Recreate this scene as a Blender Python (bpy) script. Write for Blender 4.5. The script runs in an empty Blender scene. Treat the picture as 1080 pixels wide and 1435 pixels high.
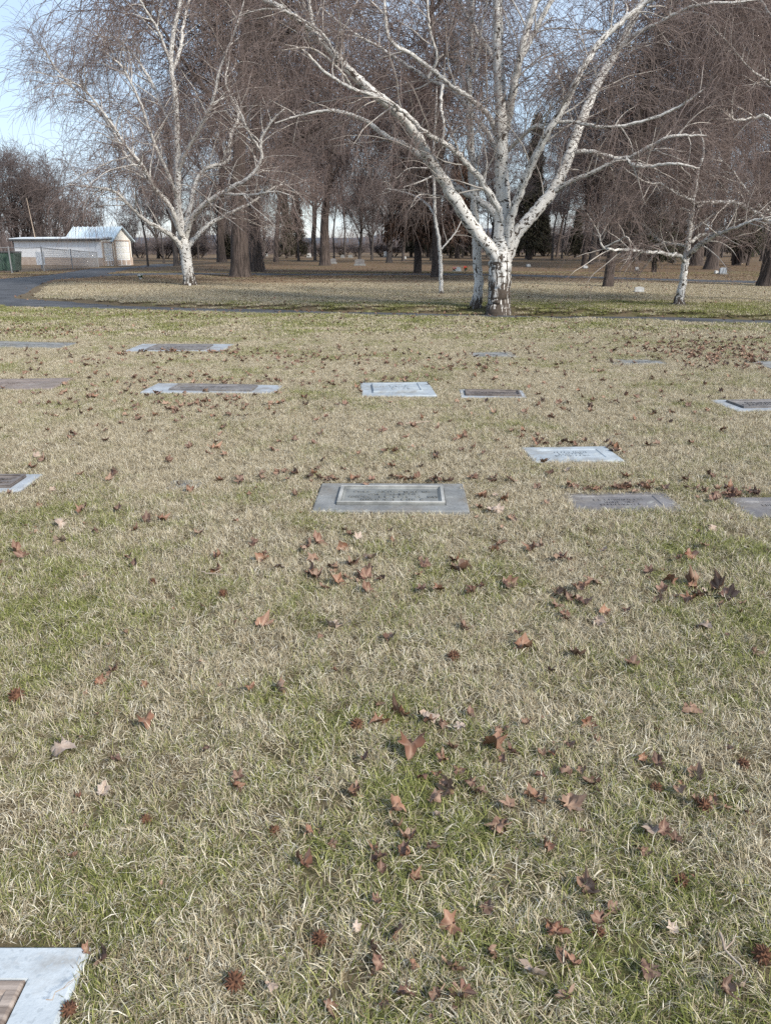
import bpy, bmesh, math, random
import numpy as np
from mathutils import Vector, Matrix

# ------------------------------------------------------------------ camera, sky, sun, exposure
SC = bpy.context.scene
COL = SC.collection
F = 1080.0                       # focal length in photo pixels (photo is 1080 x 1435)
CAM_H = 1.40
HORIZON = 345.0
PITCH = math.atan((717.5 - HORIZON) / F)
cam_d = bpy.data.cameras.new('camera')
cam_d.sensor_fit = 'HORIZONTAL'
cam_d.sensor_width = 36.0
cam_d.lens = 36.0 * F / 1080.0
cam_d.clip_start = 0.05
cam_d.clip_end = 8000
cam = bpy.data.objects.new('camera', cam_d)
COL.objects.link(cam)
cam.location = (0, 0, CAM_H)
cam.rotation_euler = (math.pi / 2 - PITCH, 0, 0)
SC.camera = cam

SUN_EL = math.radians(36)
SUN_AZ = math.radians(136)       # clockwise from +Y (view direction): right and behind the camera
sun_vec = Vector((math.sin(SUN_AZ) * math.cos(SUN_EL), math.cos(SUN_AZ) * math.cos(SUN_EL), math.sin(SUN_EL)))
world = bpy.data.worlds.new('World')
SC.world = world
world.use_nodes = True
wn, wl = world.node_tree.nodes, world.node_tree.links
wn.clear()
w_out = wn.new('ShaderNodeOutputWorld')
w_bg = wn.new('ShaderNodeBackground')
w_bg.inputs['Strength'].default_value = 0.095
w_sky = wn.new('ShaderNodeTexSky')
w_sky.sky_type = 'NISHITA'
w_sky.sun_disc = False
w_sky.sun_elevation = SUN_EL
w_sky.sun_rotation = SUN_AZ
w_sky.air_density = 1.25
w_sky.dust_density = 0.05
w_sky.ozone_density = 4.5
w_tc = wn.new('ShaderNodeTexCoord')
w_map = wn.new('ShaderNodeMapping')
w_map.inputs['Scale'].default_value = (1.0, 1.0, 2.6)
w_no = wn.new('ShaderNodeTexNoise')
w_no.inputs['Scale'].default_value = 2.6
w_no.inputs['Detail'].default_value = 7
w_no.inputs['Roughness'].default_value = 0.55
w_ra = wn.new('ShaderNodeValToRGB')
w_ra.color_ramp.elements[0].position = 0.42
w_ra.color_ramp.elements[1].position = 0.72
w_ra.color_ramp.elements[0].color = (0.58, 0.58, 0.58, 1)
w_ra.color_ramp.elements[1].color = (0.85, 0.85, 0.85, 1)
w_mix = wn.new('ShaderNodeMix')
w_mix.data_type = 'RGBA'
w_mix.inputs[7].default_value = (4.5, 5.35, 6.6, 1)
wl.new(w_tc.outputs['Generated'], w_map.inputs['Vector'])
wl.new(w_map.outputs['Vector'], w_no.inputs['Vector'])
wl.new(w_no.outputs['Fac'], w_ra.inputs['Fac'])
wl.new(w_ra.outputs['Color'], w_mix.inputs[0])
wl.new(w_sky.outputs['Color'], w_mix.inputs[6])
wl.new(w_mix.outputs[2], w_bg.inputs['Color'])
wl.new(w_bg.outputs['Background'], w_out.inputs['Surface'])

sun_d = bpy.data.lights.new('sun', 'SUN')
sun_d.energy = 3.3
sun_d.angle = math.radians(9)
sun_d.color = (1.0, 0.94, 0.85)
sun = bpy.data.objects.new('sun', sun_d)
COL.objects.link(sun)
sun.rotation_euler = (-sun_vec).to_track_quat('-Z', 'Y').to_euler()
sun.location = (20, -20, 30)

SC.view_settings.view_transform = 'Standard'
SC.view_settings.look = 'None'
SC.view_settings.exposure = 0.87
SC.view_settings.gamma = 1.0
SC.view_settings.use_curve_mapping = False
SC.render.engine = 'CYCLES'
SC.cycles.max_bounces = 4
SC.cycles.diffuse_bounces = 2
SC.cycles.glossy_bounces = 2
SC.cycles.transmission_bounces = 3
SC.cycles.transparent_max_bounces = 6
SC.cycles.use_denoising = False

RNG = np.random.default_rng(7)
random.seed(7)

# ------------------------------------------------------------------ pixel geometry and terrain
CP, SP = math.cos(PITCH), math.sin(PITCH)


def ray(px, py):
    sx, sy = (px - 540.0) / F, (717.5 - py) / F
    return np.array([sx, CP + sy * SP, -SP + sy * CP])


def at(px, py, Y):
    d = ray(px, py)
    t = Y / d[1]
    return np.array([d[0] * t, Y, CAM_H + d[2] * t])


def depth_of(p):
    return p[1] * CP - (p[2] - CAM_H) * SP


def smooth(a, b, x):
    t = np.clip((x - a) / (b - a), 0, 1)
    return t * t * (3 - 2 * t)


# near road: a straight sunken lane crossing the lawn
def near_road_y(x):
    return 18.35 - 0.30 * x + 0.0 * x


def terrain(x, y):
    x = np.asarray(x, float)
    y = np.asarray(y, float)
    z = 0.012 * np.sin(x * 1.7 + 0.4) * np.sin(y * 1.3 + 1.0) * smooth(0.5, 3, y)
    dist = (y - near_road_y(x)) / 1.044
    dip = 1 - smooth(0.95, 1.5, np.abs(dist))
    z = z - (0.135 - 0.04 * smooth(3.2, 5.0, x)) * dip * smooth(-11.5, -7.0, x)
    z = z - 0.45 * smooth(-12, -22, x) * smooth(45, 80, y)
    z = z + 0.03 * np.sin(x * 0.31) * smooth(8, 14, y) * (1 - dip)
    return z


def ground(px, py):
    d = ray(px, py)
    Y = CAM_H / max(1e-4, -d[2]) * d[1] if d[2] < 0 else 150.0
    for _ in range(30):
        p = at(px, py, Y)
        zt = float(terrain(p[0], p[1]))
        Y += (p[2] - zt) / max(0.004, -d[2] / d[1]) * 0.8
        Y = min(max(Y, 0.3), 170)
    p = at(px, py, Y)
    return np.array([p[0], p[1], float(terrain(p[0], p[1]))])


# ------------------------------------------------------------------ object helpers
def tag(o, label=None, cat=None, group=None, kind=None):
    if label:
        o['label'] = label
    if cat:
        o['category'] = cat
    if group:
        o['group'] = group
    if kind:
        o['kind'] = kind
    return o


def empty(name, loc=(0, 0, 0), rz=0.0, scale=1.0):
    o = bpy.data.objects.new(name, None)
    o.empty_display_size = 0.2
    COL.objects.link(o)
    o.location = loc
    o.rotation_euler = (0, 0, rz)
    o.scale = (scale,) * 3
    return o


def link(name, me, parent=None):
    o = bpy.data.objects.new(name, me)
    COL.objects.link(o)
    if parent is not None:
        o.parent = parent
    return o


def raw_mesh(name, V, quads=None, tris=None, mat=None, attrs=None, smooth_shade=False):
    V = np.asarray(V, np.float32)
    me = bpy.data.meshes.new(name)
    nq = 0 if quads is None else len(quads)
    nt = 0 if tris is None else len(tris)
    loops = []
    if nq:
        loops.append(np.asarray(quads, np.int32).ravel())
    if nt:
        loops.append(np.asarray(tris, np.int32).ravel())
    loops = np.concatenate(loops)
    me.vertices.add(len(V))
    me.vertices.foreach_set('co', V.ravel())
    me.loops.add(len(loops))
    me.loops.foreach_set('vertex_index', loops)
    starts = np.concatenate([np.arange(nq) * 4, nq * 4 + np.arange(nt) * 3]).astype(np.int32)
    me.polygons.add(nq + nt)
    me.polygons.foreach_set('loop_start', starts)
    if attrs:
        for k, a in attrs.items():
            a = np.asarray(a, np.float32)
            if a.ndim == 1:
                at_ = me.attributes.new(k, 'FLOAT', 'POINT')
                at_.data.foreach_set('value', a)
            else:
                at_ = me.attributes.new(k, 'FLOAT_VECTOR', 'POINT')
                at_.data.foreach_set('vector', a.ravel())
    if smooth_shade:
        me.polygons.foreach_set('use_smooth', np.ones(nq + nt, bool))
    me.update(calc_edges=True)
    if mat:
        me.materials.append(mat)
    return me


def bm_mesh(name, bm, mat=None, smooth_shade=False):
    me = bpy.data.meshes.new(name)
    bm.to_mesh(me)
    bm.free()
    if mat:
        me.materials.append(mat)
    if smooth_shade:
        for p in me.polygons:
            p.use_smooth = True
    return me


def add_box(bm, lo, hi, bevel=0.0, M=None):
    r = bmesh.ops.create_cube(bm, size=1.0)
    vs = r['verts']
    lo, hi = Vector(lo), Vector(hi)
    for v in vs:
        v.co = Vector((lo[i] + (v.co[i] + 0.5) * (hi[i] - lo[i]) for i in range(3)))
    if bevel > 0:
        es = list({e for v in vs for e in v.link_edges})
        r = bmesh.ops.bevel(bm, geom=es, offset=bevel, segments=1, affect='EDGES')
        vs = list({v for f in r['faces'] for v in f.verts} | {v for v in vs if v.is_valid})
    if M is not None:
        for v in vs:
            v.co = M @ v.co
    return vs


def box_mesh(name, lo, hi, mat, bevel=0.0):
    bm = bmesh.new()
    add_box(bm, lo, hi, bevel)
    return bm_mesh(name, bm, mat)


# ------------------------------------------------------------------ material helpers
class NT:
    def __init__(self, name):
        self.m = bpy.data.materials.new(name)
        self.m.use_nodes = True
        self.n = self.m.node_tree.nodes
        self.l = self.m.node_tree.links
        self.b = self.n['Principled BSDF']
        self.out = self.n['Material Output']
        self.b.inputs['Roughness'].default_value = 0.9
        self.b.inputs['Specular IOR Level'].default_value = 0.15

    def new(self, t, **kw):
        nd = self.n.new(t)
        for k, v in kw.items():
            setattr(nd, k, v)
        return nd

    def link(self, a, b):
        self.l.new(a, b)

    def attr(self, name, vec=False):
        nd = self.new('ShaderNodeAttribute')
        nd.attribute_name = name
        return nd.outputs['Vector' if vec else 'Fac']

    def pos(self):
        return self.new('ShaderNodeNewGeometry').outputs['Position']

    def obj(self):
        return self.new('ShaderNodeTexCoord').outputs['Object']

    def rand(self):
        return self.new('ShaderNodeObjectInfo').outputs['Random']

    def mapping(self, vec, scale=(1, 1, 1), loc=(0, 0, 0)):
        nd = self.new('ShaderNodeMapping')
        nd.inputs['Scale'].default_value = scale
        nd.inputs['Location'].default_value = loc
        self.link(vec, nd.inputs['Vector'])
        return nd.outputs['Vector']

    def noise(self, vec, scale, detail=4, rough=0.6, dist=0.0):
        nd = self.new('ShaderNodeTexNoise')
        nd.inputs['Scale'].default_value = scale
        nd.inputs['Detail'].default_value = detail
        nd.inputs['Roughness'].default_value = rough
        nd.inputs['Distortion'].default_value = dist
        if vec is not None:
            self.link(vec, nd.inputs['Vector'])
        return nd.outputs['Fac']

    def voronoi(self, vec, scale, feature='F1'):
        nd = self.new('ShaderNodeTexVoronoi', feature=feature)
        nd.inputs['Scale'].default_value = scale
        self.link(vec, nd.inputs['Vector'])
        return nd

    def ramp(self, fac, stops):
        nd = self.new('ShaderNodeValToRGB')
        cr = nd.color_ramp
        while len(cr.elements) < len(stops):
            cr.elements.new(0.5)
        for e, (p, c) in zip(cr.elements, stops):
            e.position = p
            e.color = (c, c, c, 1) if isinstance(c, (int, float)) else (*c, 1)
        self.link(fac, nd.inputs['Fac'])
        return nd.outputs['Color']

    def step(self, fac, a, b):
        nd = self.new('ShaderNodeMapRange', interpolation_type='SMOOTHSTEP')
        nd.inputs['From Min'].default_value = a
        nd.inputs['From Max'].default_value = b
        self.link(fac, nd.inputs['Value'])
        return nd.outputs['Result']

    def math(self, op, a, b=None):
        nd = self.new('ShaderNodeMath', operation=op)
        for i, v in enumerate((a, b)):
            if v is None:
                continue
            if isinstance(v, (int, float)):
                nd.inputs[i].default_value = v
            else:
                self.link(v, nd.inputs[i])
        return nd.outputs[0]

    def mix(self, fac, a, b, mode='MIX'):
        nd = self.new('ShaderNodeMix', data_type='RGBA', blend_type=mode)
        for i, v in ((0, fac), (6, a), (7, b)):
            if isinstance(v, (int, float)):
                nd.inputs[i].default_value = v if i == 0 else (v, v, v, 1)
            elif isinstance(v, tuple):
                nd.inputs[i].default_value = (*v, 1)
            else:
                self.link(v, nd.inputs[i])
        return nd.outputs[2]

    def bump(self, h, strength=0.5, dist=0.01):
        nd = self.new('ShaderNodeBump')
        nd.inputs['Strength'].default_value = strength
        nd.inputs['Distance'].default_value = dist
        self.link(h, nd.inputs['Height'])
        self.link(nd.outputs['Normal'], self.b.inputs['Normal'])

    def base(self, c):
        if isinstance(c, tuple):
            self.b.inputs['Base Color'].default_value = (*c, 1)
        else:
            self.link(c, self.b.inputs['Base Color'])
        return self.m


def noisy(name, c1, c2, scale=8.0, rough=0.9, bump=0.3, bscale=40.0, spec=0.15, metal=0.0, coord='obj', bdist=0.005):
    t = NT(name)
    v = t.obj() if coord == 'obj' else t.pos()
    t.base(t.mix(t.step(t.noise(v, scale, 5), 0.3, 0.7), c1, c2))
    t.b.inputs['Roughness'].default_value = rough
    t.b.inputs['Specular IOR Level'].default_value = spec
    t.b.inputs['Metallic'].default_value = metal
    if bump:
        t.bump(t.noise(v, bscale, 4), bump, bdist)
    return t.m


def lawn_fields(t):
    """world-space fields shared by the soil and the blades: how green, how brown with litter"""
    p = t.pos()
    sep = t.new('ShaderNodeSeparateXYZ')
    t.link(p, sep.inputs[0])
    g1 = t.noise(p, 0.9, 3, 0.6)
    g2 = t.noise(p, 4.5, 4, 0.65)
    g = t.math('ADD', t.math('MULTIPLY', g1, 0.62), t.math('MULTIPLY', g2, 0.42))
    band = t.ramp(t.math('DIVIDE', sep.outputs['Y'], 60.0),
                  [(0.0, 0.51), (0.03, 0.495), (0.06, 0.44), (0.085, 0.39), (0.14, 0.40), (0.24, 0.45), (0.285, 0.52),
                   (0.33, 0.54), (0.37, 0.36), (0.52, 0.30), (0.62, 0.40), (0.75, 0.5), (1.0, 0.5)])
    green = t.math('ADD', g, t.math('SUBTRACT', band, 0.5))
    l1 = t.noise(t.mapping(p, (0.5, 1, 1)), 0.55, 3, 0.6)
    lb = t.ramp(t.math('DIVIDE', sep.outputs['Y'], 80.0),
                [(0.0, 0.0), (0.20, 0.02), (0.235, 0.06), (0.39, 0.12), (0.42, 0.75), (0.53, 0.85), (0.60, 0.55), (0.7, 0.5), (1.0, 0.5)])
    litter = t.math('MULTIPLY', t.step(l1, 0.22, 0.55), lb)
    return p, sep, green, litter


def make_soil():
    t = NT('lawn_soil')
    p, sep, green, litter = lawn_fields(t)
    fine = t.noise(p, 26.0, 5, 0.7)
    straw = t.mix(fine, (0.045, 0.033, 0.02), (0.20, 0.16, 0.10))
    grn = t.mix(fine, (0.045, 0.045, 0.018), (0.14, 0.135, 0.055))
    c = t.mix(t.step(green, 0.42, 0.66), straw, grn)
    lf = t.mix(t.noise(p, 9.0, 5, 0.7), (0.10, 0.052, 0.036), (0.23, 0.13, 0.088))
    c = t.mix(litter, c, lf)
    t.bump(fine, 0.6, 0.02)
    return t.base(c)


def make_grass():
    t = NT('grass_blades')
    p, sep, green, litter = lawn_fields(t)
    r = t.attr('tint')
    v = t.attr('shade')
    straw = t.ramp(v, [(0.0, (0.10, 0.068, 0.038)), (0.3, (0.345, 0.28, 0.175)), (0.7, (0.54, 0.475, 0.335)), (1.0, (0.73, 0.675, 0.55))])
    grn = t.ramp(v, [(0.0, (0.065, 0.08, 0.018)), (0.5, (0.19, 0.21, 0.055)), (1.0, (0.36, 0.36, 0.13))])
    thr = t.math('MULTIPLY', t.step(green, 0.36, 0.70), 0.98)
    c = t.mix(t.step(t.math('SUBTRACT', thr, r), -0.06, 0.10), straw, grn)
    lf = t.mix(v, (0.14, 0.075, 0.05), (0.28, 0.175, 0.12))
    c = t.mix(t.math('MULTIPLY', litter, t.step(v, 0.2, 0.5)), c, lf)
    t.base(c)
    t.b.inputs['Roughness'].default_value = 0.65
    t.b.inputs['Specular IOR Level'].default_value = 0.25
    tr = t.new('ShaderNodeBsdfTranslucent')
    t.link(c, tr.inputs['Color'])
    ms = t.new('ShaderNodeMixShader')
    ms.inputs[0].default_value = 0.13
    t.link(t.b.outputs[0], ms.inputs[1])
    t.link(tr.outputs[0], ms.inputs[2])
    t.link(ms.outputs[0], t.out.inputs['Surface'])
    return t.m


def make_birch(name, dark=1.0):
    t = NT(name)
    bk = t.attr('bark', True)          # (cos a, sin a, metres along) on the limb
    rad = t.attr('rad')
    basef = t.attr('basef')
    o = t.obj()
    white = t.mix(t.noise(o, 3.0, 4), (0.50, 0.48, 0.45), (0.74, 0.725, 0.69))
    # thin grey-brown weathering stains
    white = t.mix(t.math('MULTIPLY', t.step(t.noise(t.mapping(bk, (1.2, 1.2, 1.6)), 1.6, 4), 0.52, 0.75), 0.55), white, (0.36, 0.30, 0.25))
    # lenticels: short horizontal dashes
    len_n = t.noise(t.mapping(bk, (1.3, 1.3, 15.0)), 1.35, 2, 0.5)
    dash = t.step(len_n, 0.605, 0.65)
    scar_n = t.noise(t.mapping(bk, (1.0, 1.0, 4.2)), 1.25, 3, 0.6, 0.4)
    scar = t.step(scar_n, 0.585, 0.63)
    m = t.math('MAXIMUM', dash, scar)
    # furrowed dark bark toward the base
    fur = t.noise(t.mapping(bk, (3.2, 3.2, 2.0)), 1.7, 5, 0.65, 0.5)
    fthr = t.math('SUBTRACT', 0.86, t.math('MULTIPLY', basef, 0.45))
    furm = t.step(t.math('SUBTRACT', fur, fthr), -0.015, 0.03)
    m = t.math('MAXIMUM', m, furm)
    darkc = t.mix(t.noise(o, 22, 4), (0.028, 0.022, 0.018), (0.12, 0.095, 0.075))
    c = t.mix(m, white, darkc)
    twig = t.mix(t.noise(o, 5, 2), (0.40, 0.35, 0.31), (0.58, 0.54, 0.49))
    c = t.mix(t.step(rad, 0.030, 0.008), c, twig)
    c = t.mix(t.step(rad, 0.0065, 0.0042), c, (0.17, 0.105, 0.09))
    t.bump(t.math('SUBTRACT', t.math('MULTIPLY', t.noise(o, 30, 4), 0.4), m), 0.5, 0.02)
    t.b.inputs['Roughness'].default_value = 0.75
    return t.base(c)


def make_bark(name, c1, c2, tw=(0.16, 0.115, 0.105)):
    t = NT(name)
    bk = t.attr('bark', True)
    rad = t.attr('rad')
    f = t.noise(t.mapping(bk, (3.5, 3.5, 0.9)), 2.2, 5, 0.65, 0.3)
    c = t.mix(t.step(f, 0.36, 0.64), c1, c2)
    c = t.mix(t.step(rad, 0.05, 0.012), c, tw)
    t.bump(f, 0.9, 0.05)
    return t.base(c)


def make_twig(name, c1, c2):
    t = NT(name)
    c = t.mix(t.noise(t.obj(), 1.3, 3), c1, c2)
    c = t.mix(t.math('MULTIPLY', t.rand(), 0.35), c, (0.22, 0.19, 0.175))
    t.b.inputs['Roughness'].default_value = 0.7
    return t.base(c)


def make_leaf(name, ramp):
    t = NT(name)
    o = t.obj()
    r = t.rand()
    c = t.ramp(r, ramp)
    n = t.noise(o, 38, 5, 0.7)
    c = t.mix(t.math('MULTIPLY', t.step(n, 0.35, 0.75), 0.55), c, (0.10, 0.055, 0.04))
    vein = t.attr('vein')
    c = t.mix(t.math('MULTIPLY', vein, 0.45), c, (0.42, 0.30, 0.22))
    t.base(c)
    t.b.inputs['Roughness'].default_value = 0.6
    t.b.inputs['Specular IOR Level'].default_value = 0.3
    t.bump(n, 0.5, 0.003)
    return t.m


M = {}
M['soil'] = make_soil()
M['grass'] = make_grass()
M['birch'] = make_birch('birch_bark')
M['birch_twig'] = make_twig('birch_twigs', (0.115, 0.08, 0.068), (0.25, 0.195, 0.175))
M['bark_brown'] = make_bark('brown_furrowed_bark', (0.035, 0.028, 0.025), (0.115, 0.09, 0.078), (0.105, 0.075, 0.068))  # bark tones darkened to carry the shade inside the grove
M['bark_grey'] = make_bark('grey_furrowed_bark', (0.035, 0.031, 0.030), (0.115, 0.098, 0.09), (0.105, 0.088, 0.084))
M['weep_twig'] = make_twig('weeping_twigs', (0.075, 0.050, 0.044), (0.165, 0.117, 0.105))
M['bare_twig'] = make_twig('bare_twigs', (0.075, 0.058, 0.056), (0.16, 0.127, 0.122))
M['leaf'] = make_leaf('dry_leaf', [(0.0, (0.075, 0.04, 0.028)), (0.35, (0.14, 0.078, 0.052)), (0.65, (0.20, 0.12, 0.08)),
                                   (0.9, (0.31, 0.205, 0.145)), (1.0, (0.20, 0.085, 0.05))])
M['leaf_pale'] = make_leaf('pale_dry_leaf', [(0.0, (0.34, 0.27, 0.22)), (1.0, (0.48, 0.41, 0.35))])
M['leaf_dark'] = make_leaf('dark_dry_leaf', [(0.0, (0.07, 0.038, 0.03)), (1.0, (0.17, 0.085, 0.06))])
M['leaf_red'] = make_leaf('rusty_dry_leaf', [(0.0, (0.15, 0.068, 0.04)), (1.0, (0.26, 0.135, 0.082))])
M['gum'] = noisy('spiky_seed_ball', (0.06, 0.032, 0.022), (0.17, 0.085, 0.052), 60, 0.8)
M['stick'] = noisy('dead_stick', (0.22, 0.16, 0.12), (0.46, 0.39, 0.32), 20, 0.85)


def make_stone(name, c1, c2, speck, lichen=(0.55, 0.56, 0.50), amount=0.3, fine=220.0):
    t = NT(name)
    o = t.obj()
    c = t.mix(t.step(t.noise(o, 6, 6, 0.65), 0.3, 0.7), c1, c2)
    c = t.mix(t.math('MULTIPLY', t.step(t.noise(o, 3.3, 6, 0.7, 0.8), 0.46, 0.68), 0.55), c, (0.16, 0.135, 0.105))
    c = t.mix(t.step(t.noise(o, fine, 2, 0.5), 0.56, 0.66), c, speck)
    c = t.mix(t.math('MULTIPLY', t.step(t.noise(o, 9, 5, 0.7, 0.6), 0.56, 0.72), amount), c, lichen)
    t.bump(t.noise(o, 90, 5), 0.45, 0.003)
    t.b.inputs['Roughness'].default_value = 0.75
    return t.base(c)


M['concrete'] = make_stone('grey_concrete', (0.15, 0.155, 0.155), (0.26, 0.265, 0.26), (0.10, 0.10, 0.10))
M['granite'] = make_stone('blue_grey_granite', (0.27, 0.295, 0.325), (0.38, 0.41, 0.44), (0.18, 0.20, 0.22))
M['granite_pale'] = make_stone('pale_granite', (0.27, 0.305, 0.335), (0.40, 0.44, 0.465), (0.19, 0.215, 0.24))
M['concrete_pale'] = make_stone('pale_concrete', (0.38, 0.42, 0.45), (0.50, 0.54, 0.565), (0.34, 0.375, 0.40), (0.52, 0.55, 0.56), 0.3, 60)
M['granite_dark'] = make_stone('dark_grey_granite', (0.13, 0.125, 0.128), (0.22, 0.21, 0.21), (0.08, 0.078, 0.08))
M['stone_brown'] = make_stone('brown_red_granite', (0.17, 0.14, 0.125), (0.27, 0.225, 0.20), (0.11, 0.09, 0.08))
M['stone_white'] = make_stone('white_stone', (0.46, 0.46, 0.45), (0.60, 0.60, 0.585), (0.38, 0.38, 0.37))


def make_bronze(name, c1, c2, streak=(1, 1, 1), rough=0.6):
    t = NT(name)
    o = t.obj()
    n = t.noise(t.mapping(o, streak), 9, 6, 0.65)
    c = t.mix(t.step(n, 0.32, 0.68), c1, c2)
    t.base(c)
    t.b.inputs['Roughness'].default_value = rough
    t.b.inputs['Metallic'].default_value = 0.25
    t.b.inputs['Specular IOR Level'].default_value = 0.35
    t.bump(t.noise(o, 160, 4), 0.5, 0.002)
    return t.m


M['bronze'] = make_bronze('weathered_bronze', (0.145, 0.15, 0.145), (0.26, 0.265, 0.25))
M['bronze_rim'] = make_bronze('worn_bronze_rim', (0.25, 0.25, 0.235), (0.46, 0.45, 0.42))
M['bronze_brown'] = make_bronze('brown_bronze', (0.13, 0.095, 0.075), (0.46, 0.38, 0.32), (0.35, 5, 1), 0.5)
M['bronze_dark'] = make_bronze('dark_bronze', (0.10, 0.085, 0.08), (0.19, 0.165, 0.15))
M['asphalt'] = noisy('asphalt', (0.045, 0.047, 0.052), (0.085, 0.088, 0.096), 1.5, 0.85, 0.6, 120, 0.3, coord='pos')

# ------------------------------------------------------------------ ground
xs = np.concatenate([-np.geomspace(2500, 24, 26), np.arange(-22, 20.01, 0.3), np.geomspace(22, 2500, 26)])
ys = np.concatenate([-np.geomspace(2000, 3, 16), np.arange(-2, 50.01, 0.3), np.geomspace(52, 4000, 34)])
X, Y = np.meshgrid(xs, ys)
Z = terrain(X, Y)
Vg = np.stack([X.ravel(), Y.ravel(), Z.ravel()], 1)
nx, ny = len(xs), len(ys)
ii = (np.arange(ny - 1)[:, None] * nx + np.arange(nx - 1)[None, :]).ravel()
Qg = np.stack([ii, ii + 1, ii + nx + 1, ii + nx], 1)
g = link('ground', raw_mesh('ground', Vg, Qg, None, M['soil'], None, True))
tag(g, 'dry straw coloured cemetery lawn reaching to the far trees', None, kind='structure')


def catmull(P, n=8):
    P = np.asarray(P, float)
    P = np.vstack([2 * P[0] - P[1], P, 2 * P[-1] - P[-2]])
    out = []
    for i in range(1, len(P) - 2):
        p0, p1, p2, p3 = P[i - 1:i + 3]
        for k in range(n):
            u = k / n
            out.append(0.5 * (2 * p1 + (p2 - p0) * u + (2 * p0 - 5 * p1 + 4 * p2 - p3) * u * u + (3 * p1 - p0 - 3 * p2 + p3) * u ** 3))
    out.append(P[-2])
    return np.array(out)


def road(name, pts, width, label, lift=0.02):
    C = catmull(pts, 14)
    T = np.gradient(C, axis=0)
    T /= np.linalg.norm(T, axis=1)[:, None]
    N = np.stack([-T[:, 1], T[:, 0]], 1)
    w = np.broadcast_to(np.asarray(width, float), (len(pts),))
    wv = np.interp(np.linspace(0, 1, len(C)), np.linspace(0, 1, len(pts)), w)
    ss = np.linspace(-0.5, 0.5, 9)
    V = []
    for k, s in enumerate(ss):
        ragged = 0.06 * np.sin(np.arange(len(C)) * 1.9 + k) + 0.05 * RNG.normal(size=len(C)) if abs(s) == 0.5 else 0
        q = C + N * (s * wv + ragged * np.sign(s))[:, None]
        z = terrain(q[:, 0], q[:, 1]) + (lift + 0.015 * (1 - (2 * s) ** 2) if abs(s) < 0.5 else -0.04)
        V.append(np.column_stack([q, z]))
    V = np.stack(V, 1).reshape(-1, 3)
    n, m = len(C), len(ss)
    i = (np.arange(n - 1)[:, None] * m + np.arange(m - 1)[None, :]).ravel()
    Q = np.stack([i, i + 1, i + m + 1, i + m], 1)
    o = link(name, raw_mesh(name, V, Q, None, M['asphalt'], None, True))
    tag(o, label, None, kind='structure')
    return C, wv


ROADS = []
near_pts = [(x, near_road_y(x)) for x in (-40, -30, -20, -14, -9, -5, 0, 4, 8, 12, 18, 26)]
ROADS.append(road('road', near_pts, [3.6, 3.6, 3.6, 3.6, 2.6, 1.9, 1.9, 1.9, 1.9, 1.9, 1.9, 1.9], 'narrow asphalt lane crossing the lawn before the big birch'))
far_pts = [(-12.6, 21.0), (-13.6, 25.0), (-14.8, 29.5), (-15.6, 34.0), (-15.0, 38.5), (-12.8, 41.8), (-9, 43.0), (-4, 42.6), (3, 41.2), (9, 38.2), (14, 34.4), (20, 30.5), (30, 26)]
ROADS.append(road('road', far_pts, [5.5, 5.2, 4.4, 3.4, 3.2, 2.9, 2.6, 2.5, 2.5, 2.5, 2.5, 2.5, 2.5], 'far asphalt lane curving left and running past the big grove', 0.026))
ROADS.append(road('road', [(-15.4, 36.0), (-15.9, 42), (-17.5, 50), (-20.5, 62), (-22.5, 76), (-23.5, 90)], [2.6, 2.8, 3.0, 3.6, 4.5, 5.0], 'asphalt drive leading to the white shed doors', 0.032))


def road_clear(x, y, pad=0.05):
    ok = np.ones(np.shape(x), bool)
    for C, w in ROADS:
        s = slice(None, None, 3)
        D = np.full(np.shape(x), 1e9)
        for c, ww in zip(C[s], w[s]):
            D = np.minimum(D, np.hypot(x - c[0], y - c[1]) - ww / 2)
        ok &= D > pad
    return ok


# low far hills beyond the plateau, distance haze painted into their blue colour
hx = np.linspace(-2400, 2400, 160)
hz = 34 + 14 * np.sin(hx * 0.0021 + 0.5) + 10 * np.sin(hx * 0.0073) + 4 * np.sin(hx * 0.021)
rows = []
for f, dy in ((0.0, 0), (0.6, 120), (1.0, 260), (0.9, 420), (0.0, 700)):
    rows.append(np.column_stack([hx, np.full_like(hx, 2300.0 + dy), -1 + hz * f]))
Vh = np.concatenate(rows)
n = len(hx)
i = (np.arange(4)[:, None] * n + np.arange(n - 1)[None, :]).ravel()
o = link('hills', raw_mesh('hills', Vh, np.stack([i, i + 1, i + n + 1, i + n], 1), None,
                           noisy('hazy_blue_hill', (0.07, 0.095, 0.125), (0.12, 0.15, 0.185), 0.006, coord='pos', bump=0), None, True))
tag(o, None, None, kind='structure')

# ------------------------------------------------------------------ tree geometry
UP = np.array([0, 0, 1.0])


def unit(v):
    return v / np.maximum(1e-9, np.linalg.norm(v, axis=-1, keepdims=True))


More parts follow.
